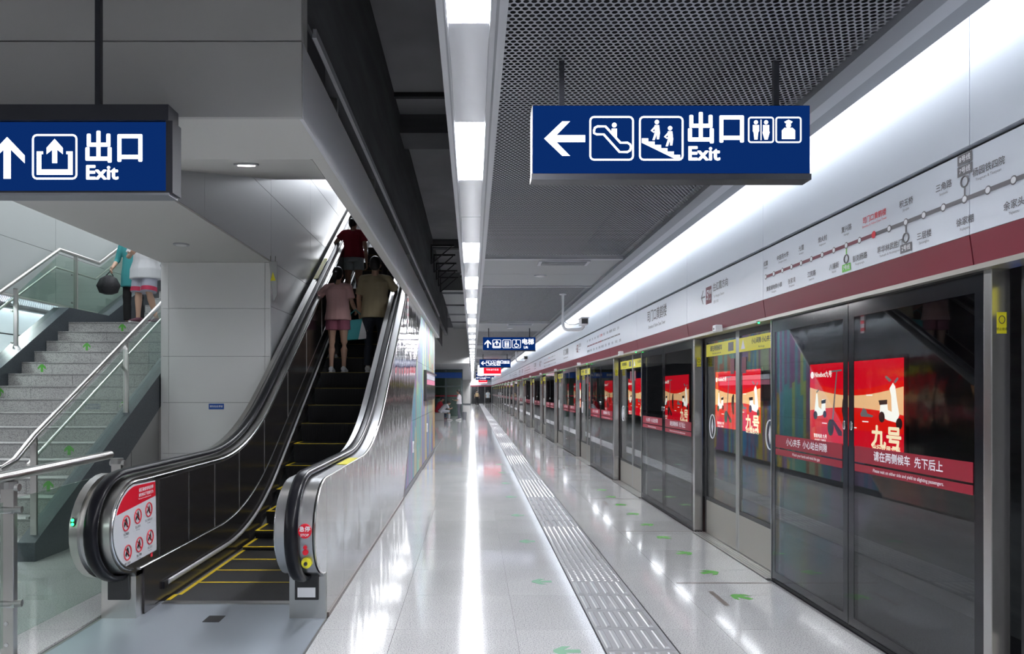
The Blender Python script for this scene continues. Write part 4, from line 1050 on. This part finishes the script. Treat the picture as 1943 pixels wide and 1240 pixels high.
def pic_lift(P):
    P.frame(); P.line('cabin', [(-.24, .30), (.24, .30), (.24, -.36), (-.24, -.36)], .025, True)
    for dx in (-.11, .11): P.disc('figure_head', dx, .14, .06); P.poly('figure_body', [(dx - .07, .06), (dx + .07, .06), (dx + .05, -.28), (dx - .05, -.28)])
def pic_wheel(P):
    P.frame(); P.disc('figure_head', -.05, .34, .07); P.line('figure_body', [(-.04, .22), (-.02, -.04), (.20, -.06), (.28, -.32)], .04)
    P.line('wheel', [(-.04 + .22 * math.cos(R(a)), -.18 + .2 * math.sin(R(a))) for a in range(100, 350, 25)], .032)
SW, SH, SZ = 1.36, .345, 2.755
def sign(label, x, y, items, wd=SW, deep=.09, top_frame=False, poles=(-.53, .53), group=None, SZ=SZ):
    t = thing('hanging_sign', label, 'sign', (x, y, SZ), group)
    hw = wd / 2
    B(-hw, hw, 0, deep, -SH / 2, SH / 2).build('box', M['signbox'], t, local=True, bevel=.004)
    B(-hw + .004, hw - .004, -.004, 0, -SH / 2 + .012, SH / 2 - .004).build('face', M['signblue'], t, local=True)
    if top_frame:
        B(-hw - .003, hw + .003, -.02, deep + .01, SH / 2, SH / 2 + .075).build('top_rail', M['signbox'], t, local=True); B(hw - .012, hw + .02, -.012, deep, -SH / 2, SH / 2).build('end_frame', M['signbox'], t, local=True)
        B(-hw - .003, hw + .003, -.012, deep, -SH / 2 - .012, -SH / 2).build('bottom_rail', M['trim_d'], t, local=True)
    else:
        B(-hw - .003, hw + .003, -.008, deep, -SH / 2 - .02, -SH / 2 + .008).build('bottom_rail', M['signbox'], t, local=True)
    ztop = (4.95 if top_frame else CZ) - SZ
    for p in poles:
        B(p - .013, p + .013, deep / 2 - .013, deep / 2 + .013, SH / 2, ztop).build('hanger_rod', M['signbox'], t, local=True)
    W_ = M['signwhite']
    for it in items:
        k, cx, cz, s = it[:4]; P = Pic(t, -.0045, cx, cz, s, W_)
        if k == 'L': pic_arrow(P, 0)
        elif k == 'U': pic_arrow(P, -90)
        elif k == 'txt': text(it[4], s, W_, wloc(t) + Vector((cx, -.007, cz)), FACE_CAM, t, it[5], sx=it[6] if len(it) > 6 else 1.)
        else: dict(esc=pic_escalator, stairs=pic_stairs, exit=pic_exit, wc=pic_toilet, police=pic_police, lift=pic_lift, wheel=pic_wheel)[k](P)
    return t
u = 3.56 / 1382
def sx(px): return (px - 1273) * u
def sz(py): return HC + (742 - py) * u - SZ
main_items = [('L', sx(1071), sz(263.5), .20), ('esc', sx(1160), sz(263), .215), ('stairs', sx(1254), sz(263), .215), ('txt', sx(1358), sz(248), .158, '出口', .0042, .95), ('txt', sx(1334), sz(293), .094, 'Exit', .0030, 1.08), ('wc', sx(1443), sz(247), .124), ('police', sx(1495), sz(247), .124)]
sign('lit blue exit sign with left arrow, escalator and stairs pictograms, above the screen doors', .969, 3.56, main_items)
v = 3.5 / 1382
def lx(px): return (px - 897) * v - (-2.15)
SZL = HC + (742 - 298.5) * v
def lz(py): return HC + (742 - py) * v - SZL
sign('lit blue exit sign with up arrow hanging in front of the grey beam', -2.15, 3.5, [('U', lx(15), lz(300), .20), ('exit', lx(105), lz(298), .215), ('txt', lx(218), lz(284), .158, '出口', .0042, .95), ('txt', lx(194), lz(329), .094, 'Exit', .0030, 1.08)], wd=1.385, top_frame=True, poles=(.33, -.33), SZ=SZL)
sign('lit blue lift sign with up arrow and wheelchair pictogram over the tactile path', .94, 18.8, [('U', -.55, 0, .20), ('exit', -.32, 0, .215), ('lift', -.06, 0, .215), ('wheel', .19, 0, .215), ('txt', .48, .045, .16, '电梯', .0025), ('txt', .43, -.09, .085, 'Lift', .0015)])
sign('small lit blue exit sign with left arrow behind the lift sign', .98, 31.9, main_items)
sign('distant lit blue exit sign with left arrow beside the red screen', .95, 42., main_items)
sign('distant lit blue exit sign with up arrow beyond the red screen', .92, 54., [('U', -.55, 0, .2), ('exit', -.3, 0, .215), ('txt', .1, .04, .16, '出口', .0025), ('txt', .05, -.09, .085, 'Exit', .0015)])
sign('farthest lit blue exit sign near the platform end', .95, 66., main_items)
for i, y in enumerate((38., 74.)):
    t = thing('info_screen', ('red and white train information screen hanging below the exit signs', 'farther red information screen hanging near the platform end')[i], 'screen', (.93, y, 2.35))
    B(-.68, .56, 0, .12, -.02, .56).build('case', M['white'], t, local=True); B(-.35, .54, -.006, 0, .0, .54).build('red_screen', M['scr_red'], t, local=True); B(-.66, -.36, -.006, 0, .0, .54).build('time_column', M['scr_white'], t, local=True)
    B(-.34, .53, -.009, -.006, .02, .10).build('lower_bar', M['scr_white'], t, local=True)
    text('列车运行信息', .11, M['scr_white'], wloc(t) + Vector((.1, -.01, .30)), FACE_CAM, t); text('开往红霞', .09, M['scr_white'], wloc(t) + Vector((-.1, -.01, .47)), FACE_CAM, t)
    for p in (-.4, .4): B(p - .015, p + .015, .045, .075, .56, CZ - 2.35).build('hanger_rod', M['signbox'], t, local=True)
# ---- surveillance cameras
def cctv(x, y, label):
    t = thing('security_camera', label, 'camera', (x, y, CZ))
    pts = [(0, 0, 0), (0, 0, -.45), (.005, 0, -.54), (.03, 0, -.585), (.08, 0, -.60), (.26, 0, -.60), (.32, 0, -.58), (.35, -.0, -.54)]
    MB().tube(pts, .026, 12).build('pole', M['white'], t, local=True, smooth=50); MB().loft([disc(.06, 0), disc(.06, -.015)]).build('flange', M['white'], t, local=True)
    c = MB().box(.27, .40, -.20, .08, -.53, -.42).build('housing', M['white'], t, local=True, bevel=.02)
    B(.285, .385, -.215, -.20, -.515, -.435).build('lens_window', M['black'], c, local=True)
    B(.265, .405, -.24, .09, -.42, -.412).build('sun_shield', M['white'], t, local=True)
    MB().tube([(.34, 0, -.53), (.345, 0, -.57)], .02, 8).build('bracket', M['white'], t, local=True)
    MB().tube([(.02, 0, -.46), (.10, 0, -.515), (.20, 0, -.515), (.28, 0, -.49)], .006, 6).build('cable', M['trim_d'], t, local=True, smooth=50)
    return t
cctv(1.51, 12.2, 'white bullet camera on a hooked pole above the screen doors'); cctv(1.5, 25.3, 'distant white camera on a hooked pole beside the blue exit sign')
t = thing('dome_camera', 'tiny dark camera dome fixed to the light strip edge over the gap', 'camera', (-.17, 11., CZ + .1)); MB().ell((0, 0, 0), (.03, .03, .03), 10, 8).build('dome', M['black'], t, local=True); B(-.02, .016, -.03, .03, .02, .05).build('mount', M['trim'], t, local=True)
# ---- floor marks
for q, (y) in enumerate([5.82, 7.98, 10.38, 12.54, 14.94, 17.1, 19.5, 21.66]):
    B(1.63, 2.385, y - .012, y + .012, .0, .0012).build('queue_line', M['brown'], floor)
for k in range(6):
    y = 5.2 + 4.56 * k
    MB().add([(1.80, y, .001), (1.84, y, .001), (1.84, y + .38, .001), (1.80, y + .38, .001)], [(0, 1, 2, 3)]).build('queue_line', M['brown'], floor)
def foot_sticker(x, y, ang, lab, grp, m='green_film'):
    o = arrow_sticker('floor_sticker', (0, 0, 0), .16, 'z', None, ang, m); o.location = (x, y, .0005); tag(o, lab, 'floor sticker', grp)
for k in range(9):
    foot_sticker(2.0, 5.42 + .735 * k, R(40 if k % 3 == 0 else -70), 'green arrow sticker on the floor beside the screen doors', 'green arrows by the doors')
for k in range(8):
    foot_sticker(.555, 4.29 + 1.57 * k, R(90), 'faded green arrow sticker on the floor left of the tactile path', 'green arrows along the tactile path', 'green_worn')
# ================================================================= FAR AREA: lift, bench, column
t = thing('glass_lift', 'glass lift shaft with dark steel frame and blue lintel beyond the mural wall', 'lift', (-2.6, 43.5, 0))
for x in (-2.4, -1.2, 0., 1.0, 1.95): B(x - .05, x + .05, -.05, .05, 0, 2.84).build('frame_post', mat('lift_frame', (.10, .13, .13), .4, .5), t, local=True)
for a_, b_ in ((-2.35, -1.25), (-1.15, -.05), (.05, .95), (1.05, 1.9)): B(a_, b_, -.01, .01, .05, 2.84).build('glass_panel', M['glass_lift'], t, local=True)
B(-2.4, 1.95, -.08, -.05, 2.32, 2.66).build('lintel', M['blue_plate'], t, local=True)
text('电梯 Lift', .2, M['white'], wloc(t) + Vector((.1, -.085, 2.49)), FACE_CAM, t, .004); text('无障碍', .16, M['white'], wloc(t) + Vector((-.75, -.085, 2.49)), FACE_CAM, t, .003)
B(-2.4, 1.95, -.03, .03, 1.78, 1.86).build('cross_bar', mat('lift_frame'), t, local=True); B(-2.4, 1.9, -.03, -.02, 1.22, 1.30).build('red_stripe', M['red'], t, local=True)
B(-2.4, 1.95, .9, 1.0, 0, 2.84).build('rear_wall', mat('lift_back', (.30, .30, .25), .5), t, local=True)
B(1.9, 1.95, .0, 1.0, 0, 2.84).build('side_glass', M['glass_lift'], t, local=True)
for q in range(5): 
    p = thing('potted_plant', 'leafy green plant behind the lift glass', 'plant', (-4.5 + q * .6, 44.2, 0), 'plants in the glass lift lobby')
    MB().tube([(0, 0, 0), (0, 0, .9), (0, 0, 1.1)], [.10, .13, .14], 10).build('pot', M['white'], p, local=True)
    lf_ = MB()
    for j in range(14):
        a_ = j * 2.4; l = .16 + .05 * (j % 3); d = Vector((math.cos(a_) * l, math.sin(a_) * l * .7, .22 + .03 * (j % 4)))
        b0 = Vector((0, 0, 1.08)); sd = Vector((-math.sin(a_), math.cos(a_), 0)) * .05
        lf_.add([b0, b0 + d * .6 + sd, b0 + d, b0 + d * .6 - sd], [(0, 1, 2, 3)])
    tag(lf_.build('foliage', mat('leaf', (.05, .16, .04), .5), p, local=True), kind='stuff')
struct('wall_column', B(-1.15, -.27, 84., 84.6, 0, 3.3), M['alu'])
B(-1.17, -.25, 83.98, 84., 0, .12).build('column_base', M['granite_dark'], bpy.data.objects['wall_column'])
t = thing('bench', 'plain stone bench block beyond the mural wall', 'bench', (-1.95, 39.0, 0))
B(-.55, .42, -.6, .55, 0, .36).build('block', M['concrete_seat'], t, local=True, bevel=.01); B(-.57, .44, -.62, .57, .36, .40).build('seat_slab', M['concrete_seat'], t, local=True, bevel=.006)
t = thing('waste_bin', 'small dark grey bin with open rim beside the standing woman', 'bin', (-.45, 39.2, 0))
MB().tube([(0, 0, 0), (0, 0, .42)], [.11, .13], 14).build('body', M['trim_d'], t, local=True, smooth=40)
MB().tube([(.13 * math.cos(R(a)), .13 * math.sin(R(a)), .43) for a in range(0, 360, 24)], .012, 6, closed=True).build('rim', M['steel_d'], t, local=True)
# ================================================================= PEOPLE
V3 = Vector
def remesh(mb, name, m, parent, voxel, smooth=3):
    me = bpy.data.meshes.new('tmp'); me.from_pydata(mb.v, [], mb.f)
    o = bpy.data.objects.new('tmp', me); COL.objects.link(o)
    r = o.modifiers.new('r', 'REMESH'); r.mode = 'VOXEL'; r.voxel_size = voxel
    s_ = o.modifiers.new('s', 'SMOOTH'); s_.iterations = smooth; s_.factor = .5
    out = bpy.data.meshes.new_from_object(o.evaluated_get(bpy.context.evaluated_depsgraph_get()))
    bpy.data.objects.remove(o); bpy.data.meshes.remove(me)
    out.materials.clear(); out.materials.append(m); out.shade_smooth(); out.name = name
    return link(name, out, parent)
SKIN = mat('skin', (.50, .31, .22), .5)
def lerp(a, b, t): return V3(a) + (V3(b) - V3(a)) * t
def hand(mb, wr_, d, n, side, k):
    d = V3(d).normalized(); n = V3(n); n = (n - d * n.dot(d)).normalized(); l = d.cross(n) * side
    mb.tube([wr_ - d * .01, wr_ + d * .03 * k, wr_ + d * .085 * k], [(.026 * k, .018 * k), (.038 * k, .016 * k), (.040 * k, .014 * k)], 8, up=n)
    for i, ln in enumerate((.060, .068, .064, .050)):
        b0 = wr_ + d * .078 * k + l * (1.5 - i) * .0205 * k; m1 = b0 + (d * .85 + n * .5).normalized() * ln * .6 * k; m2 = m1 + (d * .25 + n).normalized() * ln * .5 * k
        mb.tube([b0, m1, m2], [.0092 * k, .0088 * k, .007 * k], 6, up=n)
    b0 = wr_ + d * .025 * k + l * .030 * k; m1 = b0 + (d * .6 + l * .7).normalized() * .04 * k; m2 = m1 + (d + n * .4).normalized() * .032 * k
    mb.tube([b0, m1, m2], [.012 * k, .0105 * k, .008 * k], 6, up=n)
DEF = dict(pelvis=(0, 0, .93), chest=(0, 0, 1.23), neck=(0, -.012, 1.425), head=(0, .012, 1.575),
           shR=(.175, -.01, 1.375), elR=(.225, -.03, 1.10), wrR=(.235, .04, .86), shL=(-.175, -.01, 1.375), elL=(-.225, -.03, 1.10), wrL=(-.235, .04, .86),
           hipR=(.088, 0, .90), knR=(.10, .02, .49), anR=(.105, -.02, .085), hipL=(-.088, 0, .90), knL=(-.10, .02, .49), anL=(-.105, -.02, .085),
           palmR=(-.9, .1, 0), palmL=(.9, .1, 0), toeR=(.03, 1, 0), toeL=(-.03, 1, 0))
def person(label, loc, rz, h, pose, top, top_c, bot, bot_c, shoe_c, hair, hair_c=(.012, .010, .010), sleeve=.75, hem=.80, leg=.55, voxel=.009, build=1., barefoot=False, hi_waist=False, extra=None, face=True, group=None, hem_w=1.):
    k = h / 1.7
    J = {n: V3(p) * (k if not n.startswith(('palm', 'toe')) else 1) for n, p in {**DEF, **pose}.items()}
    t = thing('person', label, 'person', loc, group, rz)
    b = MB()
    fw = V3((0, 1, 0)); sp = lambda f: lerp(J['pelvis'], J['chest'], f) if f <= 1 else lerp(J['chest'], J['neck'], f - 1)
    def torso(mb, prof, up=(0, 1, 0)): mb.tube([sp(f) for f, _, _ in prof], [(rx * k * build, ry * k * build) for _, rx, ry in prof], 16, up=up)
    torso(b, [(-.32, .10, .08), (-.2, .15, .105), (0, .165, .115), (.35, .140, .10), (.7, .148, .105), (1.1, .165, .105), (1.5, .165, .095), (1.8, .10, .07), (2.0, .058, .054)])
    hd = J['head']; ax = (hd - J['neck']).normalized()
    b.tube([J['neck'] - ax * .03 * k, J['neck'] + ax * .07 * k, hd - ax * .03 * k], [.058 * k, .050 * k, .052 * k], 12)
    rot = V3((0, 0, 1)).rotation_difference(ax).to_matrix()
    hp = lambda x, y, z: hd + rot @ (V3((x, y, z)) * k)
    b.ell(hp(0, -.005, .02), (.076 * k, .095 * k, .100 * k), 16, 12, rot); b.ell(hp(0, .025, -.045), (.058 * k, .066 * k, .068 * k), 14, 10, rot)
    b.tube([hp(0, .085, .02), hp(0, .112, -.018), hp(0, .092, -.03)], [.009 * k, .014 * k, .010 * k], 8)
    b.ell(hp(0, .083, -.055), (.024 * k, .012 * k, .010 * k), 8, 6)
    for s in (-1, 1): b.ell(hp(s * .078, -.005, -.005), (.012 * k, .022 * k, .032 * k), 8, 6)
    for S, s in (('R', 1), ('L', -1)):
        sh, el, wr_ = J['sh' + S], J['el' + S], J['wr' + S]
        b.tube([lerp(J['neck'], sh, .1) - V3((0, 0, .03 * k)), sh], [.05 * k, .048 * k], 10)
        b.ell(sh, (.050 * k * build, .050 * k * build, .052 * k), 10, 8)
        b.tube([sh, lerp(sh, el, .4), el, lerp(el, wr_, .3), wr_], [.052 * k * build, .046 * k * build, .037 * k, .038 * k, .025 * k], 10)
        hand(b, wr_, (wr_ - el) if 'hd' + S not in J else J['hd' + S], J['palm' + S], s, k)
        hi_, kn, an = J['hip' + S], J['kn' + S], J['an' + S]
        b.tube([hi_ + V3((0, 0, .03)) * k, lerp(hi_, kn, .35), kn, lerp(kn, an, .28), lerp(kn, an, .75), an], [.092 * k * build, .080 * k * build, .054 * k, .057 * k, .037 * k, .034 * k], 12)
        toe = J['toe' + S].normalized()
        b.tube([an - toe * .045 * k + V3((0, 0, -.035 * k)), an + V3((0, 0, -.045 * k)) + toe * .03 * k, an + toe * .11 * k + V3((0, 0, -.062 * k)), an + toe * .165 * k + V3((0, 0, -.066 * k))], [(.030 * k, .034 * k), (.036 * k, .036 * k), (.040 * k, .018 * k), (.030 * k, .012 * k)], 10)
    body = remesh(b, 'body', SKIN, t, voxel)
    # clothes
    c = MB()
    f0 = (hem - .93) / .30
    prof = [(f0, .206 * hem_w, .152 * hem_w), (f0 + .12, .204 * hem_w, .150 * hem_w), (-.25, .200 * hem_w, .148 * hem_w), (.2, .184, .138), (.7, .172, .128), (1.1, .186, .128), (1.5, .188, .118), (1.78, .135, .092), (1.93, .078, .070)]
    prof = [p for i, p in enumerate(prof) if i < 2 or p[0] > f0 + .2]
    torso(c, prof)
    for S in 'RL':
        sh, el, wr_ = J['sh' + S], J['el' + S], J['wr' + S]
        c.tube([lerp(J['neck'], sh, .15) - V3((0, 0, .03 * k)), lerp(J['neck'], sh, .6) - V3((0, 0, .012 * k)), sh], [.062 * k, .062 * k, .060 * k], 12)
        c.ell(sh, (.060 * k * build, .058 * k * build, .058 * k), 10, 8)
        if sleeve <= 1: c.tube([lerp(sh, el, -.08), lerp(sh, el, .3), lerp(sh, el, sleeve)], [.056 * k * build, .062 * k, .067 * k], 12)
        else: c.tube([lerp(sh, el, -.08), lerp(sh, el, .5), el, lerp(el, wr_, sleeve - 1)], [.066 * k, .058 * k, .050 * k, .040 * k], 12)
    remesh(c, 'shirt', mat('cloth_' + top, top_c, .85, bump=((14, 14, 9), .35)), t, voxel, 4)
    c = MB()
    wz = .18 if not hi_waist else .34
    torso(c, [(-.30, .12, .10), (-.2, .170, .124), (0, .172, .124), (wz, .155, .114)])
    for S in 'RL':
        hi_, kn, an = J['hip' + S], J['kn' + S], J['an' + S]
        if bot == 'shorts': c.tube([hi_ + V3((0, 0, .04)) * k, lerp(hi_, kn, .3), lerp(hi_, kn, leg)], [.098 * k * build, .102 * k * build, .105 * k * build], 14)
        else: c.tube([hi_ + V3((0, 0, .04)) * k, lerp(hi_, kn, .35), kn, lerp(kn, an, .4), lerp(kn, an, .96)], [.098 * k * build, .094 * k * build, .072 * k, .068 * k, .060 * k], 14)
    remesh(c, 'shorts' if bot == 'shorts' else 'trousers', mat('cloth_' + label[:24] + bot, bot_c, .85, bump=((14, 14, 9), .3)), t, voxel, 4)
    for S in 'RL':
        if barefoot: break
        an, toe = J['an' + S], J['toe' + S].normalized()
        c = MB().tube([an - toe * .075 * k + V3((0, 0, -.03 * k)), an - toe * .03 * k + V3((0, 0, -.03 * k)), an + toe * .05 * k + V3((0, 0, -.045 * k)), an + toe * .13 * k + V3((0, 0, -.056 * k)), an + toe * .19 * k + V3((0, 0, -.060 * k))], [(.034 * k, .040 * k), (.042 * k, .052 * k), (.045 * k, .042 * k), (.047 * k, .028 * k), (.028 * k, .018 * k)], 12)
        sh_ = remesh(c, 'shoe', mat('shoe_%d' % int(shoe_c[0] * 100), shoe_c, .7), t, voxel * .8, 2)
        so = MB().tube([an - toe * .078 * k + V3((0, 0, -.076 * k)), an + toe * .0 + V3((0, 0, -.076 * k)), an + toe * .13 * k + V3((0, 0, -.076 * k)), an + toe * .20 * k + V3((0, 0, -.074 * k))], [(.034 * k, .010 * k), (.042 * k, .010 * k), (.047 * k, .010 * k), (.026 * k, .010 * k)], 12)
        link('sole', so.mesh('sole', mat('sole', (.6, .6, .6), .7), 50), sh_)
    # hair
    c = MB(); c.ell(hp(0, -.022, .038), (.086 * k, .096 * k, .098 * k), 16, 12, rot)
    c.ell(hp(0, -.045, -.01), (.080 * k, .068 * k, .085 * k), 14, 10, rot)
    if hair == 'pony': c.ell(hp(0, -.115, .02), (.03 * k, .03 * k, .03 * k), 10, 8); c.tube([hp(0, -.10, .03), hp(-.01, -.145, -.02), hp(-.02, -.145, -.10), hp(-.02, -.12, -.19)], [.026 * k, .040 * k, .042 * k, .014 * k], 10)
    if hair == 'long': c.tube([hp(0, -.06, .0), hp(0, -.08, -.10), hp(0, -.085, -.20)], [(.075 * k, .05 * k), (.070 * k, .04 * k), (.05 * k, .02 * k)], 12, up=(0, 1, 0))
    if hair != 'none': remesh(c, 'hair', mat('hair', hair_c, .45), t, voxel, 2)
    if face:
        for s in (-1, 1): MB().ell(hp(s * .03, .083, .005), (.011 * k, .007 * k, .008 * k), 8, 6).build('eye', M['black'], body, local=True)
    return t, J, k
def world(t, p):
    p = V3(p); c, s = math.cos(t.rotation_euler.z), math.sin(t.rotation_euler.z); return t.location + V3((p.x * c - p.y * s, p.x * s + p.y * c, p.z))
def step_at(y):
    n = int((y - 5.43) / .4); yn = 5.43 + .4 * n; return yn, stepz(yn)
# --- riders on the escalator
yn, z = step_at(10.75); z += .003
t, J, k = person('person in a pink t-shirt and mauve shorts gripping the escalator handrail', (-2.00, yn + .17, z), 0, 1.56,
    dict(shL=(-.18, .0, 1.37), elL=(-.36, .13, 1.22), wrL=(-.385, .30, 1.37), palmL=(0, .2, -1), hdL=(.05, 1, .3), elR=(.235, -.02, 1.12), wrR=(.255, .20, 1.02), palmR=(-1, 0, .3), anR=(.10, -.02, .085), anL=(-.10, -.02, .085)),
    'pink', (.72, .43, .41), 'shorts', (.32, .10, .15), (.62, .64, .68), 'pony', hem=.84, leg=.52, sleeve=.72, build=1.06, face=False)
bw = world(t, J['wrR'] + V3((-.0, -.06, -.02)))
bag = thing('tote_bag', 'teal and white tote bag hanging from the arm of the person in pink', 'bag', (bw.x + .04, bw.y - .08, bw.z - .44))
MB().add([(-.17, -.05, 0), (.17, -.05, .03), (.17, .07, .03), (-.17, .07, 0), (-.15, -.02, .30), (.15, -.02, .33), (.15, .03, .33), (-.15, .03, .30)], [(0, 3, 2, 1), (4, 5, 6, 7), (0, 1, 5, 4), (1, 2, 6, 5), (2, 3, 7, 6), (3, 0, 4, 7)]).build('bag_body', mat('teal_cloth', (.05, .30, .32), .8, bump=((12, 12, 12), .4)), bag, local=True, bevel=.015)
MB().add([(.03, -.058, .012), (.172, -.056, .03), (.152, -.028, .335), (.09, -.028, .325)], [(0, 1, 2, 3)]).build('white_side', mat('white_cloth', (.62, .62, .64), .8), bag, local=True)
MB().tube([(-.10, 0, .30), (-.09, .0, .40), (-.02, 0, .46), (.05, 0, .40), (.08, 0, .31)], .009, 6).build('strap', mat('teal_cloth'), bag, local=True)
yn, z = step_at(10.75); z += .003
person('person in a khaki t-shirt and dark trousers holding the right handrail', (-1.45, yn + .2, z), 0, 1.72,
    dict(shR=(.185, .0, 1.37), elR=(.30, .10, 1.20), wrR=(.315, .33, 1.29), palmR=(0, .2, -1), hdR=(-.03, 1, .3), elL=(-.24, -.0, 1.10), wrL=(-.25, .12, .88), hipR=(.09, 0, .9)),
    'khaki', (.34, .28, .17), 'trousers', (.012, .016, .026), (.60, .60, .60), 'short', hem=.80, sleeve=.85, build=1.08, face=False)
yn, z = step_at(12.85); z += .003
person('person in a red t-shirt and pale denim shorts higher on the escalator', (-2.10, yn + .18, z), 0, 1.66,
    dict(elL=(-.33, .02, 1.20), wrL=(-.27, .22, 1.14), palmL=(0, .2, -1), hdL=(.0, 1, .1), elR=(.225, -.03, 1.10), wrR=(.24, .0, .84)),
    'red', (.30, .012, .03), 'shorts', (.50, .56, .60), (.05, .05, .05), 'pony', hem=.93, leg=.46, sleeve=.55, build=1., hi_waist=True, face=False)
yn, z = step_at(13.7); z += .003
person('person in dark blue clothes mostly hidden behind the man in khaki', (-1.55, yn + .2, z), 0, 1.62, {}, 'navy', (.02, .06, .16), 'trousers', (.015, .015, .02), (.06, .06, .06), 'short', face=False, voxel=.012)
yn, z = step_at(11.25); z += .003
person('child in dark clothes standing between the riders on the escalator', (-2.04, yn + .22, z), 0, 1.08, {}, 'olive', (.10, .09, .03), 'trousers', (.02, .02, .02), (.2, .2, .2), 'short', face=False, voxel=.012)
# --- two people on the stair landing
t, J, k = person('person in a white t-shirt and patterned red-hemmed shorts stepping down the stairs', (-4.97, LY + .22, LZ + .003), R(180 - 12), 1.62,
    dict(elL=(-.27, .06, 1.06), wrL=(-.17, .28, 1.15), palmL=(.6, -.2, .6), elR=(.28, .05, 1.05), wrR=(.06, .26, 1.06), palmR=(0, -.4, 1), knL=(-.10, .06, .49), anL=(-.11, -.12, .085), knR=(.10, .04, .49), anR=(.10, .05, .085)),
    'white_tee', (.60, .61, .63), 'shorts', (.34, .35, .42), (.10, .03, .05), 'short', hem=.70, leg=1.02, sleeve=.8, build=1.12, hem_w=1.14)
for S in 'RL':
    hi_, kn = J['hip' + S], J['kn' + S]; a_ = lerp(hi_, kn, .82); b_ = lerp(hi_, kn, .985)
    hb_ = MB().tube([a_, b_], [.1195 * k, .1215 * k], 20, cap=False).build('hem_band', mat('hem_red', (.45, .03, .08), .8), t, local=True, smooth=50)
ph = thing('phone', 'dark mobile phone held by the person in the white t-shirt', 'phone', world(t, J['wrR'] + V3((-.07, .04, .03))))
B(-.035, .035, -.005, .005, -.02, .12).build('case', M['black'], ph, local=True, bevel=.003); B(-.03, .03, -.0065, -.005, -.01, .11).build('screen', M['scr_dark'], ph, local=True)
t, J, k = person('person in a teal top and black trousers walking down beside the white t-shirt', (-5.40, LY + .75, LZ + .003), R(180 + 10), 1.60,
    dict(elR=(.26, .0, 1.10), wrR=(.29, .16, .95), palmR=(-1, 0, 0)), 'teal', (.04, .26, .27), 'trousers', (.008, .008, .009), (.03, .03, .03), 'long', hem=.66, sleeve=1.3)
wp_ = world(t, J['wrR'])
um = thing('black_bag', 'black crumpled bag carried by the person in teal', 'bag', (wp_.x - .03, wp_.y - .05, wp_.z - .42))
MB().loft([[(rr * math.cos(R(a)) * (1 + .18 * math.sin(a * .11)), rr * .5 * math.sin(R(a)), z) for a in range(0, 360, 24)] for rr, z in ((.05, 0), (.13, .03), (.17, .14), (.12, .25), (.04, .30))]).build('bag_body', mat('black_cloth', (.012, .012, .015), .6, bump=((20, 20, 20), .6)), um, local=True, smooth=60)
MB().tube([(-.05, 0, .29), (.02, 0, .36), (.07, 0, .29)], .008, 6).build('strap', mat('black_cloth'), um, local=True)
# --- people far along the platform
SEAT = dict(pelvis=(0, 0, .53), chest=(0, .10, .82), neck=(0, .20, .99), head=(0, .27, 1.12), shR=(.175, .18, .95), elR=(.22, .30, .72), wrR=(.08, .48, .72), shL=(-.175, .18, .95), elL=(-.22, .30, .72), wrL=(-.08, .48, .72),
            hipR=(.09, .02, .50), knR=(.12, .44, .50), anR=(.12, .42, .085), hipL=(-.09, .02, .50), knL=(-.12, .44, .50), anL=(-.12, .42, .085), palmR=(-1, 0, .3), palmL=(1, 0, .3))
t, J, k = person('seated person in a red top and dark cap on the stone bench', (-1.90, 39.25, 0), R(-90), 1.68, SEAT, 'red2', (.45, .02, .04), 'trousers', (.03, .04, .08), (.1, .1, .1), 'short', voxel=.014, sleeve=1.2, hem=.80)
cp = MB().ell(tuple(J['head'] + V3((0, .0, .055))), (.10, .11, .075), 14, 10); cp.tube([tuple(J['head'] + V3((0, .08, .05))), tuple(J['head'] + V3((0, .18, .03)))], [(.07, .012), (.05, .008)], 10, up=(0, 0, 1)); remesh(cp, 'cap', mat('navy_cap', (.02, .025, .05), .8), t, .012)
person('seated person in white leaning forward over the bench end', (-1.66, 38.55, 0), R(-80), 1.60, {**SEAT, 'chest': (0, .17, .76), 'neck': (0, .34, .88), 'head': (0, .43, .96), 'shR': (.175, .30, .85), 'shL': (-.175, .30, .85), 'elR': (.2, .42, .62), 'elL': (-.2, .42, .62), 'wrR': (.06, .56, .66), 'wrL': (-.06, .56, .66)}, 'white2', (.55, .56, .60), 'trousers', (.52, .54, .60), (.6, .6, .6), 'short', voxel=.014, hem=.80)
person('standing person in a white shirt and grey trousers looking down at a phone', (-.72, 38.6, 0), R(80), 1.62, dict(elR=(.24, .05, 1.10), wrR=(.08, .28, 1.12), elL=(-.24, .05, 1.10), wrL=(-.06, .28, 1.12), palmR=(0, -.3, 1), palmL=(0, -.3, 1), head=(0, .05, 1.56)), 'white3', (.60, .58, .60), 'trousers', (.12, .12, .15), (.7, .7, .68), 'long', voxel=.014, hi_waist=True, hem=.90)
t, J, k = person('distant person in black walking with a tan backpack down the platform', (.45, 78., 0), 0, 1.74, dict(anL=(-.10, -.16, .085), knL=(-.10, .02, .49), anR=(.10, .14, .085)), 'black_tee', (.015, .015, .018), 'trousers', (.012, .012, .015), (.05, .05, .05), 'short', voxel=.016, face=False)
bp_ = MB().box(-.15, .15, -.26, -.12, .95, 1.36).build('backpack', mat('tan_pack', (.45, .33, .18), .7), t, local=True, bevel=.03)
person('distant person in a pale shirt near the platform end', (1.75, 84., 0), 0, 1.66, {}, 'pale', (.5, .55, .58), 'trousers', (.03, .03, .03), (.05, .05, .05), 'short', voxel=.016, face=False)
bpy.context.view_layer.update()
